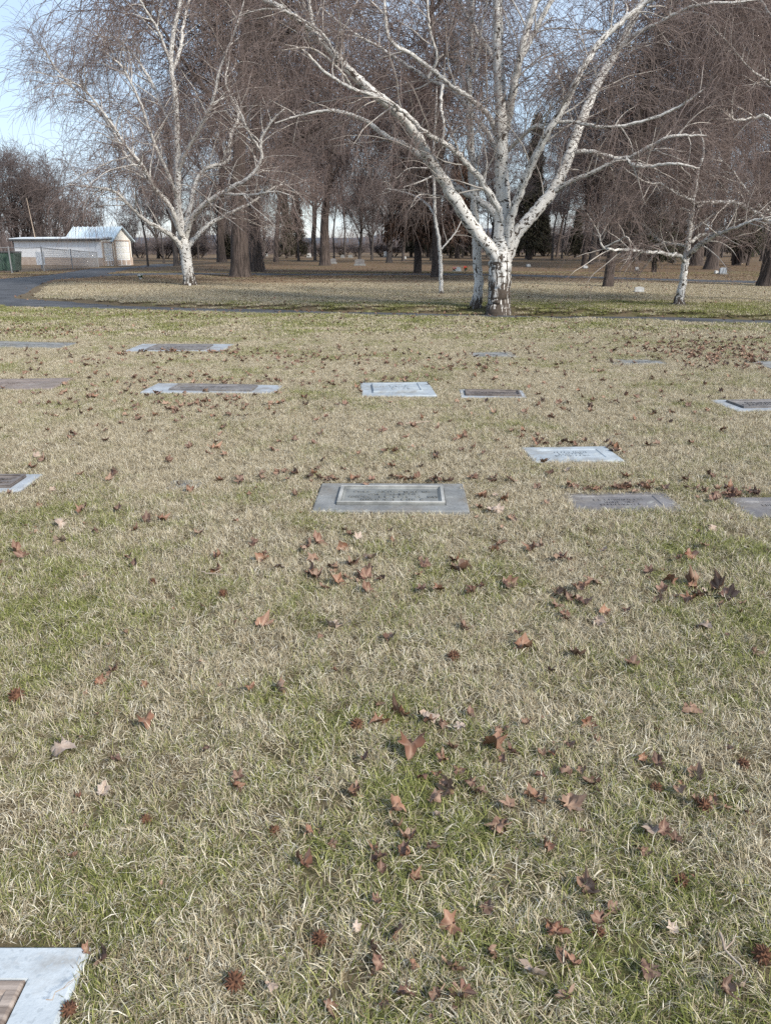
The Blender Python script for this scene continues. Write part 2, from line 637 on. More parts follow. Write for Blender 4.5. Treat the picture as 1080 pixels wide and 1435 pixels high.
class Geo:
    def __init__(self):
        self.V, self.Q, self.A = [], [], {'rad': [], 'bark': [], 'basef': []}
        self.n = 0

    def tubes(self, P, R, sides=3, basef=None, rough=0.0):
        """P (M,K,3) centre lines, R (M,K) radii"""
        Mn, K, _ = P.shape
        if Mn == 0:
            return
        T = unit(np.gradient(P, axis=1))
        d0 = unit(P[:, -1] - P[:, 0])
        ref = np.stack([-d0[:, 1], d0[:, 0], np.zeros(Mn)], 1)
        bad = np.linalg.norm(ref, axis=1) < 0.25
        ref[bad] = (1, 0, 0)
        n1 = unit(ref[:, None, :] - T * np.sum(ref[:, None, :] * T, -1, keepdims=True))
        n2 = np.cross(T, n1)
        a = np.arange(sides) * 2 * math.pi / sides
        ca, sa = np.cos(a), np.sin(a)
        RR = np.repeat(R[:, :, None], sides, 2)
        if rough:
            RR = RR * (1 + rough * RNG.normal(size=RR.shape))
        V = P[:, :, None, :] + RR[..., None] * (ca[None, None, :, None] * n1[:, :, None, :] + sa[None, None, :, None] * n2[:, :, None, :])
        L = np.concatenate([np.zeros((Mn, 1)), np.cumsum(np.linalg.norm(np.diff(P, axis=1), axis=2), 1)], 1) + RNG.uniform(0, 50, (Mn, 1))
        bark = np.stack(np.broadcast_arrays(ca[None, None, :], sa[None, None, :], L[:, :, None]), -1)
        m = np.arange(Mn)[:, None, None]
        k = np.arange(K - 1)[None, :, None]
        s = np.arange(sides)[None, None, :]
        s2 = (s + 1) % sides
        b = self.n + (m * K + k) * sides
        q = np.stack(np.broadcast_arrays(b + s, b + s2, b + sides + s2, b + sides + s), -1).reshape(-1, 4)
        self.V.append(V.reshape(-1, 3))
        self.Q.append(q)
        self.A['rad'].append(np.repeat(R[:, :, None], sides, 2).ravel())
        self.A['bark'].append(bark.reshape(-1, 3))
        bf = np.zeros((Mn, K)) if basef is None else basef
        self.A['basef'].append(np.repeat(bf[:, :, None], sides, 2).ravel())
        self.n += Mn * K * sides

    def mesh(self, name, mat, origin=(0, 0, 0), smooth_shade=True, attrs=True):
        V = np.concatenate(self.V) - np.asarray(origin)
        A = {k: np.concatenate(v) for k, v in self.A.items()} if attrs else None
        return raw_mesh(name, V, np.concatenate(self.Q), None, mat, A, smooth_shade)


def grow(S, D, L, K, wob, grav, rng, up=0.0):
    Mn = len(S)
    P = np.zeros((Mn, K, 3))
    P[:, 0] = S
    d = unit(D)
    st = (np.asarray(L) / (K - 1))[:, None]
    for k in range(1, K):
        P[:, k] = P[:, k - 1] + d * st
        gk = (np.asarray(grav) * (0.4 + 1.2 * k / K))
        gk = np.broadcast_to(gk, (Mn,))[:, None]
        d = unit(d + wob * rng.normal(size=(Mn, 3)) - UP * gk + UP * up)
    return P


def along(P, R, counts, t0, t1, rng):
    """sample points on a batch of paths"""
    Mn, K, _ = P.shape
    ids = np.repeat(np.arange(Mn), counts)
    t = rng.uniform(t0, t1, len(ids)) * (K - 1)
    k = np.minimum(t.astype(int), K - 2)
    f = (t - k)[:, None]
    pos = P[ids, k] * (1 - f) + P[ids, k + 1] * f
    tan = unit(P[ids, k + 1] - P[ids, k])
    rad = R[ids, k] * (1 - f[:, 0]) + R[ids, k + 1] * f[:, 0]
    return ids, pos, tan, rad, t / (K - 1)


def taper(r0, r1, K, power=1.0):
    f = np.linspace(0, 1, K)[None, :] ** power
    return np.asarray(r0)[:, None] * (1 - f) + np.asarray(r1)[:, None] * f


def side_dirs(tan, rng, fwd, upw):
    r = rng.normal(size=tan.shape)
    perp = unit(r - tan * np.sum(r * tan, 1, keepdims=True))
    return unit(perp + tan * fwd + UP * upw)


def branchlets(trunk, crown, P, R, rng, n1, len1, n2, len2, n3, len3, weep=0.3, r1=0.022, r2=0.008, r3=0.004,
               t0=0.2, up1=0.35, g1=0.05, k3=6, fwd=0.7, tip=0.0035, zmin=0.9):
    """branches, sub-branches, hanging twigs from limbs P,R (list of arrays)"""
    # level 1
    allP, allT, allR = [], [], []
    tot = sum(np.linalg.norm(np.diff(p, axis=0), axis=1).sum() for p in P)
    for p, r in zip(P, R):
        ln = np.linalg.norm(np.diff(p, axis=0), axis=1).sum()
        c = max(1, int(round(n1 * ln / tot)))
        _, pos, tan, rad, _ = along(p[None], r[None], [c], t0, 1.0, rng)
        allP.append(pos), allT.append(tan), allR.append(rad)
    pos, tan, rad = np.concatenate(allP), np.concatenate(allT), np.concatenate(allR)
    D = side_dirs(tan, rng, fwd, up1)
    L1 = rng.uniform(*len1, len(pos)) * np.clip(rad / (np.median(rad) + 1e-6), 0.6, 1.3)
    P1 = grow(pos, D, L1, 9, 0.13, g1, rng)
    R1 = taper(np.minimum(rad * 0.6, r1 * rng.uniform(0.6, 1.3, len(pos))), np.full(len(pos), tip), 9, 0.8)
    trunk.tubes(P1, R1, 5)
    # level 2
    ids, pos, tan, rad, _ = along(P1, R1, n2, 0.15, 1.0, rng)
    D = side_dirs(tan, rng, 0.9, 0.15)
    L2 = rng.uniform(*len2, len(pos))
    P2 = grow(pos, D, L2, 7, 0.16, g1 * 1.6 + weep * 0.12, rng)
    R2 = taper(np.minimum(rad * 0.75, r2 * rng.uniform(0.6, 1.2, len(pos))), np.full(len(pos), tip * 0.9), 7)
    crown.tubes(P2, R2, 3)
    # level 3: fine twigs
    ids, pos, tan, rad, _ = along(P2, R2, n3, 0.1, 1.0, rng)
    D = side_dirs(tan, rng, 1.0, 0.1)
    L3 = rng.uniform(*len3, len(pos))
    if weep > 0:
        L3 = np.minimum(L3, np.maximum(0.12, pos[:, 2] - zmin * rng.uniform(0.75, 1.7, len(pos))))
    P3 = grow(pos, D, L3, k3, 0.10, weep, rng)
    R3 = taper(np.full(len(pos), r3), np.full(len(pos), r3 * 0.55), k3)
    crown.tubes(P3, R3, 3)


def traced_limb(pts, Y0, n=7, wob=0.01):
    """pts: (px, py, dy, half width in px) -> world polyline and radii"""
    W = np.array([at(p[0], p[1], Y0 + p[2]) for p in pts])
    r = np.array([p[3] / F * depth_of(w) for p, w in zip(pts, W)])
    C = catmull(W, n)
    rr = np.interp(np.linspace(0, len(pts) - 1, len(C)), np.arange(len(pts)), r)
    s = RNG.normal(size=C.shape) * wob
    s[0] = 0
    return C + s * np.minimum(1, rr / 0.05)[:, None], rr


def traced_tree(name, base, limbs, label, group=None, seed=1, sides=12, basel=1.3, flare=1.35, bl=None, cat='tree', rs=1.0):
    Y0 = base[1]
    rng = np.random.default_rng(seed)
    trunk, crown = Geo(), Geo()
    P, R = [], []
    for k, pts in enumerate(limbs):
        C, rr = traced_limb(pts, Y0)
        rr = rr * rs
        if k == 0:
            C[0, 2] = base[2] - 0.12
            h = C[:, 2] - base[2]
            rr = rr * (1 + (flare - 1) * np.exp(-np.maximum(h, 0) / 0.16))
        h = C[:, 2] - base[2]
        bf = 1 - np.clip(h / basel, 0, 1) ** 1.3
        big = rr.max() > 0.03
        trunk.tubes(C[None], rr[None], sides if big else 7, bf[None], 0.035 if big else 0.0)
        P.append(C), R.append(rr)
    branchlets(trunk, crown, P[1:] if len(P) > 2 else P, R[1:] if len(P) > 2 else R, rng, **bl)
    e = empty(name, base)
    tag(e, label, cat, group)
    link('trunk', trunk.mesh('trunk', M['birch'], base), e)
    link('crown', crown.mesh('crown', M['birch_twig'], base, False, False), e)
    return e


# -- the big many-limbed birch
B0 = ground(697, 434)
big = [
    [(699, 439, 0, 19), (699, 420, 0, 18), (700, 395, 0, 18), (701, 368, 0, 19), (702, 345, 0, 15), (704, 300, -0.1, 12.5), (703, 240, -0.2, 11), (702, 200, -0.25, 10.5),
     (701, 150, -0.3, 9.8), (699, 100, -0.3, 9.2), (697, 50, -0.3, 8.6), (698, 0, -0.3, 8), (703, -80, 0.1, 5.5), (712, -180, 0.1, 4.2), (716, -300, 0, 2.6), (724, -420, 0, 1.0)],
    [(700, 368, -0.1, 8), (686, 347, -0.15, 10), (668, 326, -0.25, 10.5), (648, 297, -0.4, 10), (621, 252, -0.6, 9.3), (598, 214, -0.8, 8.6), (574, 175, -1.0, 7.8), (548, 148, -1.1, 7.5),
     (517, 124, -1.2, 7.2), (488, 97, -1.3, 6.6), (460, 66, -1.4, 6.0), (430, 36, -1.4, 5.2), (400, 14, -1.5, 4.5), (372, -2, -1.5, 3.8), (330, -40, -1.6, 3.0), (290, -60, -1.6, 1.8), (250, -62, -1.6, .8)],
    [(704, 330, 0.2, 6), (694, 300, 0.4, 6), (672, 281, 0.6, 5.3), (640, 262, 0.8, 5.0), (602, 228, 1.1, 4.8), (570, 205, 1.3, 4.6), (540, 190, 1.4, 4.2), (510, 168, 1.5, 3.4), (470, 155, 1.6, 2.6), (425, 160, 1.7, 1.8), (385, 172, 1.7, 1.0)],
    [(709, 330, -0.1, 6), (704, 306, -0.2, 5.6), (686, 270, -0.4, 5.0), (660, 235, -0.7, 4.4), (630, 206, -1.0, 4.0), (592, 182, -1.2, 3.6), (560, 152, -1.4, 3.4), (530, 136, -1.5, 3.0), (490, 122, -1.6, 2.6), (455, 100, -1.7, 2.2), (425, 70, -1.7, 1.6), (400, 62, -1.7, .8)],
    [(702, 220, 0.1, 5), (694, 180, -0.2, 4.4), (676, 152, -0.5, 4.0), (645, 128, -0.8, 3.8), (615, 105, -1.0, 3.6), (580, 78, -1.2, 3.2), (547, 56, -1.4, 3.0), (540, 20, -1.5, 2.6), (538, -40, -1.5, 1.8), (530, -120, -1.5, .8)],
    [(701, 235, 0.2, 4.5), (690, 196, 0.5, 4.0), (664, 164, 0.8, 3.4), (636, 128, 1.0, 3.2), (604, 112, 1.2, 3.0), (572, 92, 1.4, 2.8), (530, 65, 1.6, 2.2), (490, 42, 1.7, 1.8), (450, 10, 1.8, 1.0)],
    [(700, 112, 0.2, 4.2), (692, 85, 0.5, 3.8), (678, 60, 0.7, 3.5), (655, 22, 0.9, 3.2), (640, -6, 1.0, 3), (620, -60, 1.2, 2.2), (600, -130, 1.3, 1)],
    [(702, 205, 0.1, 7), (712, 165, -0.2, 7), (719, 125, -0.5, 6.5), (729, 75, -0.7, 6.0), (741, 30, -0.8, 5.5), (752, -5, -0.9, 5), (775, -70, -1.1, 4), (800, -160, -1.2, 2.5), (815, -240, -1.2, 1)],
    [(726, 85, -0.7, 5), (746, 52, -0.5, 4.6), (762, 18, -0.4, 4.2), (785, -20, -0.3, 3.5), (812, -70, -0.2, 2.5), (840, -140, 0, 1)],
    [(712, 345, -0.1, 7), (716, 305, -0.3, 7), (731, 262, -0.6, 6.5), (750, 220, -0.9, 6.2), (768, 184, -1.1, 6.0), (790, 148, -1.2, 5.8), (808, 110, -1.3, 5.6), (830, 72, -1.3, 5.2), (852, 46, -1.3, 4.6), (880, 22, -1.3, 4.0), (912, -2, -1.3, 3.4), (960, -40, -1.3, 2.4), (1010, -90, -1.3, 1)],
    [(708, 365, 0.15, 10), (722, 330, 0.2, 10), (745, 302, 0.3, 9.6), (772, 270, 0.5, 9.0), (790, 236, 0.7, 8.6), (803, 200, 0.9, 8.4), (816, 165, 1.0, 8.0), (836, 120, 1.2, 7.6), (858, 80, 1.4, 6.8), (880, 40, 1.5, 6.2), (898, 5, 1.6, 5.6), (925, -60, 1.7, 4.5), (950, -150, 1.8, 3), (965, -240, 1.9, 1.2)],
    [(800, 212, 0.8, 4), (832, 213, 0.6, 3.4), (872, 222, 0.3, 3.2), (905, 208, 0.0, 3.0), (940, 191, -0.3, 2.6), (990, 189, -0.5, 1.2)],
    [(768, 275, 0.5, 4), (792, 258, 0.3, 3.6), (830, 241, 0, 3.4), (872, 222, -0.3, 3.2), (884, 230, -0.5, 3.0), (910, 233, -0.7, 2.6), (945, 229, -1.0, 2.2), (980, 236, -1.1, 1.2)],
    [(706, 215, 0, 3.6), (728, 194, -0.4, 3.2), (752, 176, -0.8, 3.0), (800, 170, -1.1, 2.7), (850, 178, -1.5, 2.5), (905, 168, -1.8, 2.4), (950, 150, -2.0, 2.0), (985, 125, -2.2, 1.2)],
    [(866, 66, 1.4, 3.6), (890, 47, 1.2, 3.2), (925, 30, 0.9, 2.8), (965, 10, 0.6, 2.4), (1000, 4, 0.3, 2.2), (1040, 2, 0.1, 1.6), (1085, -6, 0, 1.0)],
    [(620, 118, -1.0, 2.6), (618, 150, -1.1, 2.4), (622, 175, -1.2, 2.0), (620, 200, -1.2, 1.6)],
    [(600, 108, -1, 2.8), (612, 80, -1.1, 2.4), (602, 40, -1.2, 2.2), (598, 0, -1.3, 2), (592, -60, -1.3, 1)],
    [(440, 45, -1.4, 3.2), (434, 10, -1.4, 3.0), (428, -30, -1.4, 2.5), (418, -100, -1.4, 1.0)],
    [(470, 78, -1.4, 2.4), (455, 50, -1.5, 2.2), (420, 25, -1.6, 2.0), (385, 12, -1.7, 1.8), (345, 18, -1.8, 1.2), (320, 30, -1.8, .6)],
    [(492, 120, -1.2, 1.8), (478, 100, -1.4, 1.8), (455, 78, -1.6, 1.6), (430, 66, -1.7, 1.2), (395, 70, -1.8, .7)],
]
traced_tree('birch_tree', B0, big, 'largest white birch with many thick spreading limbs on the mown lawn', 'white barked birches on the lawn', 11, 14, 2.7, 1.18,
            dict(n1=260, len1=(0.6, 2.0), n2=7, len2=(0.35, 1.0), n3=4, len3=(0.35, 1.1), weep=0.30, r1=0.018, r2=0.0080, r3=0.0045, t0=0.18, up1=0.25, g1=0.05, k3=5), rs=0.86)

# -- slim upright birch just behind it
B1 = ground(667, 431)
slim = [[(666, 437, 0, 7.5), (667, 425, 0, 7), (670, 392, 0, 6.5), (667, 340, 0, 6), (664, 290, 0, 5.6), (661, 230, 0, 5.2), (658, 170, 0, 4.8), (657, 110, 0, 4.4), (660, 50, 0, 4), (662, -20, 0, 3.4), (664, -120, 0, 2.4), (660, -220, 0, 1)],
        [(659, 150, 0, 2.6), (648, 120, 0.2, 2.2), (640, 70, 0.3, 1.8), (630, 10, 0.4, 1.2), (625, -40, .4, .6)],
        [(658, 110, 0, 2.4), (668, 80, -0.2, 2.0), (676, 30, -0.3, 1.6), (690, -30, -0.3, .7)],
        [(661, 20, 0, 2.4), (645, -30, 0.2, 2.0), (632, -90, 0.3, 1.0)]]
traced_tree('birch_tree', B1, slim, 'slim straight white birch stem close beside the largest birch', 'white barked birches on the lawn', 12, 10, 0.7, 1.3,
            dict(n1=50, len1=(0.4, 1.2), n2=6, len2=(0.3, 0.8), n3=5, len3=(0.3, 0.9), weep=0.35, r1=0.012, r2=0.006, r3=0.0035, k3=5))

# -- young thin birch
B2 = ground(618, 412)
young = [[(618, 416, 0, 3.0), (618, 395, 0, 2.8), (617, 360, 0, 2.6), (614, 330, 0, 2.4), (609, 300, 0, 2.2), (608, 260, 0, 2.0), (607, 215, 0, 1.8), (610, 170, 0, 1.4), (612, 120, 0, .8)],
         [(609, 302, 0, 1.6), (600, 288, 0.2, 1.5), (585, 276, 0.5, 1.3), (562, 268, 0.8, 1.1), (540, 264, 1.0, .7)],
         [(608, 275, 0, 1.2), (597, 272, -0.2, 1.1), (584, 275, -0.4, .9), (574, 292, -0.5, .5)],
         [(617, 350, 0, 1.2), (628, 338, 0.2, 1.1), (640, 322, 0.4, .9), (650, 300, 0.5, .5)],
         [(608, 235, 0, 1.2), (596, 235, 0, 1.0), (572, 236, 0, .8), (555, 250, 0, .5)],
         [(607, 245, 0, 1.1), (590, 254, -.3, 1.0), (565, 262, -.5, .6)]]
traced_tree('birch_tree', B2, young, 'thin young birch with drooping side twigs left of the largest birch', 'white barked birches on the lawn', 13, 8, 0.4, 1.2,
            dict(n1=34, len1=(0.4, 1.1), n2=5, len2=(0.3, 0.7), n3=4, len3=(0.3, 0.7), weep=0.4, r1=0.011, r2=0.006, r3=0.004, k3=5))

# -- left birch
B3 = ground(266, 400)
left = [
    [(267, 404, 0, 9.5), (265, 392, 0, 9), (262, 370, 0, 8.4), (259, 345, 0, 8.4), (254, 318, 0, 6.5), (250, 290, 0, 5.4), (249, 240, 0, 5), (248, 190, 0, 4.6), (246, 140, 0, 4.4), (240, 95, 0, 4.0), (242, 50, 0, 3.4), (252, 0, 0, 3.0), (258, -80, 0, 2.2), (262, -160, 0, 1)],
    [(258, 352, 0, 5), (246, 335, -0.3, 4.2), (228, 322, -0.8, 3.4), (205, 309, -1.2, 2.8), (182, 288, -1.6, 2.4), (160, 268, -2.0, 2.0), (132, 262, -2.2, 1.4), (95, 258, -2.4, .7)],
    [(256, 335, 0.2, 4.6), (242, 300, 0.5, 4), (224, 272, 0.9, 3.6), (200, 244, 1.3, 3.2), (176, 218, 1.7, 3.0), (160, 188, 2.0, 2.6), (140, 158, 2.2, 2.2), (108, 128, 2.5, 1.8), (78, 95, 2.6, 1.4), (62, 70, 2.6, .7)],
    [(254, 330, -0.3, 4), (240, 292, -0.8, 3.6), (216, 262, -1.4, 3.2), (202, 236, -1.9, 2.8), (178, 206, -2.4, 2.4), (150, 165, -2.8, 2.0), (118, 125, -3.0, 1.6), (80, 105, -3.2, 1.0)],
    [(260, 332, 0, 5), (268, 308, -0.2, 4.6), (282, 290, -0.5, 4.2), (302, 276, -0.8, 3.8), (325, 262, -1.1, 3.4), (350, 248, -1.4, 3.0), (366, 222, -1.6, 2.6), (366, 195, -1.7, 2.2), (382, 168, -1.8, 1.6), (400, 150, -1.8, .8)],
    [(259, 326, 0.3, 4.4), (266, 290, 0.7, 4.0), (274, 255, 1.1, 3.6), (290, 235, 1.4, 3.2), (318, 226, 1.7, 3.0), (323, 190, 2.0, 2.6), (334, 158, 2.2, 2.2), (316, 116, 2.4, 1.8), (322, 80, 2.4, 1.0)],
    [(262, 346, 0.3, 4), (276, 330, 0.8, 3.6), (292, 315, 1.4, 3.0), (318, 300, 2.0, 2.6), (350, 285, 2.4, 2.2), (385, 262, 2.6, 1.6), (410, 258, 2.8, .8)],
    [(249, 240, 0, 3.4), (262, 210, -0.4, 3.0), (282, 175, -0.8, 2.8), (298, 140, -1.1, 2.4), (310, 90, -1.3, 2.0), (330, 40, -1.5, 1.4), (345, -10, -1.5, .7)],
    [(247, 190, 0, 3.2), (232, 160, 0.5, 2.8), (215, 120, 0.9, 2.4), (190, 80, 1.3, 2.0), (165, 55, 1.6, 1.6), (140, 50, 1.8, .8)],
    [(241, 100, 0, 2.8), (252, 70, 0.5, 2.6), (258, 30, 0.8, 2.2), (270, -20, 1, 1.6), (282, -80, 1, .8)],
    [(241, 95, 0, 2.6), (225, 50, -0.5, 2.2), (205, 15, -0.9, 1.8), (185, -20, -1.2, 1.2), (165, -45, -1.3, .7)],
    [(250, 280, 0, 3.2), (236, 245, -0.7, 2.8), (212, 190, -1.3, 2.4), (195, 140, -1.8, 2.0), (172, 95, -2.2, 1.5), (150, 75, -2.4, .8)],
    [(366, 215, -1.6, 2.2), (352, 190, -1.9, 2.0), (340, 165, -2.1, 1.6), (328, 135, -2.2, .8)],
    [(310, 272, -.8, 2.4), (330, 272, -1.4, 2.2), (358, 272, -1.9, 1.8), (385, 268, -2.2, 1.4), (412, 275, -2.4, .7)],
]
traced_tree('birch_tree', B3, left, 'broad white birch with fine hanging twigs nearest the white shed', 'white barked birches on the lawn', 14, 12, 1.1, 1.3,
            dict(n1=320, len1=(0.8, 2.6), n2=6, len2=(0.5, 1.3), n3=4, len3=(0.5, 1.5), weep=0.33, r1=0.027, r2=0.010, r3=0.0056, t0=0.22, up1=0.25, g1=0.05, k3=5), rs=0.92)

# -- right birch
B4 = ground(953, 427)
right = [
    [(949, 433, 0, 11), (953, 415, 0, 8), (957, 390, 0, 7.2), (961, 360, 0, 6.8), (965, 330, 0, 5.0), (969, 300, 0, 4.2), (973, 270, 0, 3.6), (978, 240, 0, 3.0), (986, 210, 0, 2.2), (980, 180, 0, 1.4)],
    [(962, 360, 0, 5.5), (975, 347, -0.3, 5.4), (992, 335, -0.6, 5.2), (1008, 326, -0.9, 3.6), (1030, 318, -1.3, 2.8), (1058, 308, -1.6, 2.2), (1090, 302, -1.8, 1.4)],
    [(966, 340, 0, 3.6), (980, 330, 0.4, 3.4), (1000, 326, 0.8, 2.8), (1024, 312, 1.1, 2.4), (1055, 303, 1.3, 2.0), (1090, 296, 1.4, 1.2)],
    [(960, 368, 0, 4), (951, 358, -0.3, 3.6), (936, 356, -0.6, 3.4), (905, 352, -1.0, 3.0), (875, 350, -1.3, 2.8), (846, 347, -1.5, 2.2), (838, 325, -1.6, 1.4), (822, 298, -1.7, .8)],
    [(965, 344, 0, 3), (953, 343, 0.3, 2.8), (935, 340, 0.6, 2.6), (922, 336, 0.8, 2.4), (905, 318, 1.1, 2.0), (893, 310, 1.3, 1.6), (880, 290, 1.4, .8)],
    [(968, 305, 0, 2.6), (960, 293, 0.3, 2.2), (935, 296, 0.6, 2.0), (912, 298, 0.9, 1.8), (895, 299, 1.1, .9)],
    [(971, 290, 0, 3), (968, 280, -0.2, 2.8), (945, 270, -0.5, 2.4), (926, 258, -0.7, 2.2), (905, 255, -0.9, 1.8), (880, 240, -1.1, 1.0)],
    [(975, 290, 0.2, 2.8), (985, 285, 0.4, 2.4), (984, 260, 0.6, 2.2), (974, 240, 0.7, 1.8), (965, 233, 0.8, 1.2)],
    [(967, 325, 0.2, 2.2), (985, 312, 0.7, 2.0), (1005, 295, 1.2, 1.6), (1022, 280, 1.5, .8)],
    [(845, 347, -1.5, 1.8), (870, 335, -1.7, 1.6), (878, 332, -1.9, 1.3), (892, 350, -1.9, .7)],
]
traced_tree('birch_tree', B4, right, 'crooked low white birch with level side limbs at the right', 'white barked birches on the lawn', 15, 10, 0.75, 1.35,
            dict(n1=130, len1=(0.5, 1.4), n2=6, len2=(0.3, 0.8), n3=4, len3=(0.3, 0.9), weep=0.22, r1=0.016, r2=0.008, r3=0.0042, up1=0.2, k3=5), rs=0.72)

# -- birch standing just outside the right edge, its limb reaching in
B5 = ground(1150, 425)
edge = [
    [(1150, 430, 0, 10), (1150, 400, 0, 9), (1148, 360, 0, 8.5), (1142, 320, 0, 8), (1140, 260, 0, 7), (1142, 180, 0, 6), (1145, 60, 0, 4.5), (1150, -80, 0, 2.5), (1152, -180, 0, 1)],
    [(1143, 335, 0, 5.2), (1115, 325, -0.3, 5.0), (1085, 314, -0.5, 4.8), (1060, 299, -0.7, 4.6), (1030, 283, -0.9, 4.2), (1003, 283, -1.0, 3.4), (975, 283, -1.1, 2.8), (955, 272, -1.2, 1.8), (925, 258, -1.3, .9)],
    [(1141, 270, 0, 4.2), (1110, 240, 0.3, 3.6), (1080, 168, 0.5, 3.2), (1055, 165, 0.6, 3.0), (1030, 168, 0.6, 2.6), (1018, 158, 0.7, 1.6), (990, 158, .8, .8)],
    [(1141, 290, 0, 3.6), (1100, 300, -0.3, 3.2), (1066, 290, -0.4, 2.8), (1045, 265, -0.5, 2.4), (1020, 232, -0.6, 1.8), (1005, 224, -0.7, 1.4), (985, 222, -.8, .7)],
    [(1141, 200, 0, 3.8), (1110, 150, -0.3, 3.2), (1085, 120, -0.5, 2.8), (1050, 95, -0.7, 2.2), (1020, 60, -0.9, 1.6), (990, 30, -1, .8)],
    [(1143, 130, 0, 3.4), (1112, 70, 0.3, 3.0), (1080, 20, 0.5, 2.4), (1050, -20, 0.7, 1.6), (1025, -50, 0.8, .8)],
]
traced_tree('birch_tree', B5, edge, 'pale birch limb reaching in from the right edge of the view', 'white barked birches on the lawn', 16, 10, 0.9, 1.3,
            dict(n1=130, len1=(0.5, 1.6), n2=7, len2=(0.3, 0.9), n3=5, len3=(0.4, 1.1), weep=0.3, r1=0.016, r2=0.007, r3=0.0038, k3=5), rs=0.66)


# ------------------------------------------------------------------ grove tree kinds (mesh data shared by copies)
def gen_tree(seed, H, r0, r1, n0, len0, el, n1, len1, n2, len2, n3, len3, weep, rt, bark, twig, tlo=0.25, stems=1, g0=0.03, up1=0.3, k3=4, r1b=0.06, r2b=0.024, lean=0.03, flare=1.5, zmin=2.6):
    rng = np.random.default_rng(seed)
    trunk, crown = Geo(), Geo()
    P, R = [], []
    for s in range(stems):
        a = rng.uniform(0, 6.28)
        d0 = np.array([[math.cos(a) * (0.25 if stems > 1 else lean), math.sin(a) * (0.25 if stems > 1 else lean), 1.0]])
        b0 = np.array([[0.0, 0, -0.15]]) if stems == 1 else np.array([[math.cos(a) * 0.35, math.sin(a) * 0.35, -0.15]])
        hh = H * rng.uniform(0.8, 1.0) if stems > 1 else H
        T = grow(b0, d0, np.array([hh]), 16, 0.035, 0.0, rng, 0.02)
        rr = taper(np.array([r0]), np.array([r1]), 16, 0.9)
        # fine stations near the base for the flare
        zz = np.array([0, 0.05, 0.12, 0.25, 0.5])
        Tb = T[:, :1] + (T[:, 1:2] - T[:, :1]) * zz[None, :, None]
        Rb = rr[:, :1] + (rr[:, 1:2] - rr[:, :1]) * zz[None, :]
        Rb = Rb * (1 + (flare - 1) * np.exp(-zz * H / 15 / 0.28))[None]
        T2 = np.concatenate([Tb, T[:, 1:]], 1)
        R2 = np.concatenate([Rb, rr[:, 1:]], 1)
        trunk.tubes(T2, R2, 10, None, 0.04)
        _, pos, tan, rad, tt = along(T, rr, [n0], tlo, 0.98, rng)
        az = rng.uniform(0, 6.28) + np.arange(n0) * 2.4
        e = rng.uniform(el[0], el[1], n0)
        D = np.stack([np.cos(az) * np.cos(e), np.sin(az) * np.cos(e), np.sin(e)], 1)
        L = rng.uniform(*len0, n0) * (1.1 - 0.55 * (tt - tlo) / (1 - tlo))
        S = grow(pos, D, L, 10, 0.09, g0, rng)
        RS = taper(np.minimum(rad * 0.62, r0 * 0.4), np.full(n0, 0.014), 10, 0.8)
        trunk.tubes(S, RS, 5)
        P += list(S)
        R += list(RS)
    branchlets(trunk, crown, P, R, rng, n1, len1, n2, len2, n3, len3, weep, r1b, r2b, rt, 0.12, up1, 0.05, k3, 0.8, rt * 1.1, zmin)
    return trunk.mesh('trunk', bark, (0, 0, 0)), crown.mesh('crown', twig, (0, 0, 0), False, False)


rad_ = math.radians
KIND = {}
for k, s in (('weep_a', 31), ('weep_b', 32)):
    KIND[k] = gen_tree(s, 15, 0.42, 0.06, 14, (4.5, 7.5), (rad_(38), rad_(66)), 120, (1.6, 3.2), 7, (0.8, 2.0), 3, (1.6, 4.4), 0.42, 0.0120,
                       M['bark_brown'], M['weep_twig'], 0.22, g0=0.05, k3=5)
KIND['weep_slim'] = gen_tree(33, 14, 0.20, 0.05, 13, (3.0, 5.5), (rad_(30), rad_(60)), 85, (1.3, 2.6), 7, (0.7, 1.7), 4, (1.4, 3.6), 0.42, 0.011,
                             M['bark_brown'], M['weep_twig'], 0.30, g0=0.05, k3=5)
for k, s in (('bare_a', 41), ('bare_b', 42)):
    KIND[k] = gen_tree(s, 12, 0.24, 0.035, 20, (3.0, 5.5), (rad_(40), rad_(68)), 130, (1.0, 2.4), 6, (0.6, 1.5), 4, (0.5, 1.2), 0.02, 0.011,
                       M['bark_grey'], M['bare_twig'], 0.2, g0=-0.03, k3=4, r1b=0.035, r2b=0.016, up1=0.5)
KIND['thicket'] = gen_tree(51, 9, 0.10, 0.02, 9, (2.0, 3.8), (rad_(55), rad_(78)), 110, (1.0, 2.2), 5, (0.7, 1.5), 4, (0.5, 1.2), -0.03, 0.012,
                           M['bark_grey'], M['bare_twig'], 0.08, stems=6, g0=-0.03, k3=4, r1b=0.03, r2b=0.016, up1=0.6)
KIND['pole'] = gen_tree(61, 13, 0.15, 0.03, 14, (1.6, 3.2), (rad_(30), rad_(60)), 60, (0.8, 1.8), 6, (0.5, 1.2), 4, (0.5, 1.4), 0.12, 0.013,
                        M['bark_grey'], M['bare_twig'], 0.32, g0=0.0, k3=4, r1b=0.03, r2b=0.016)


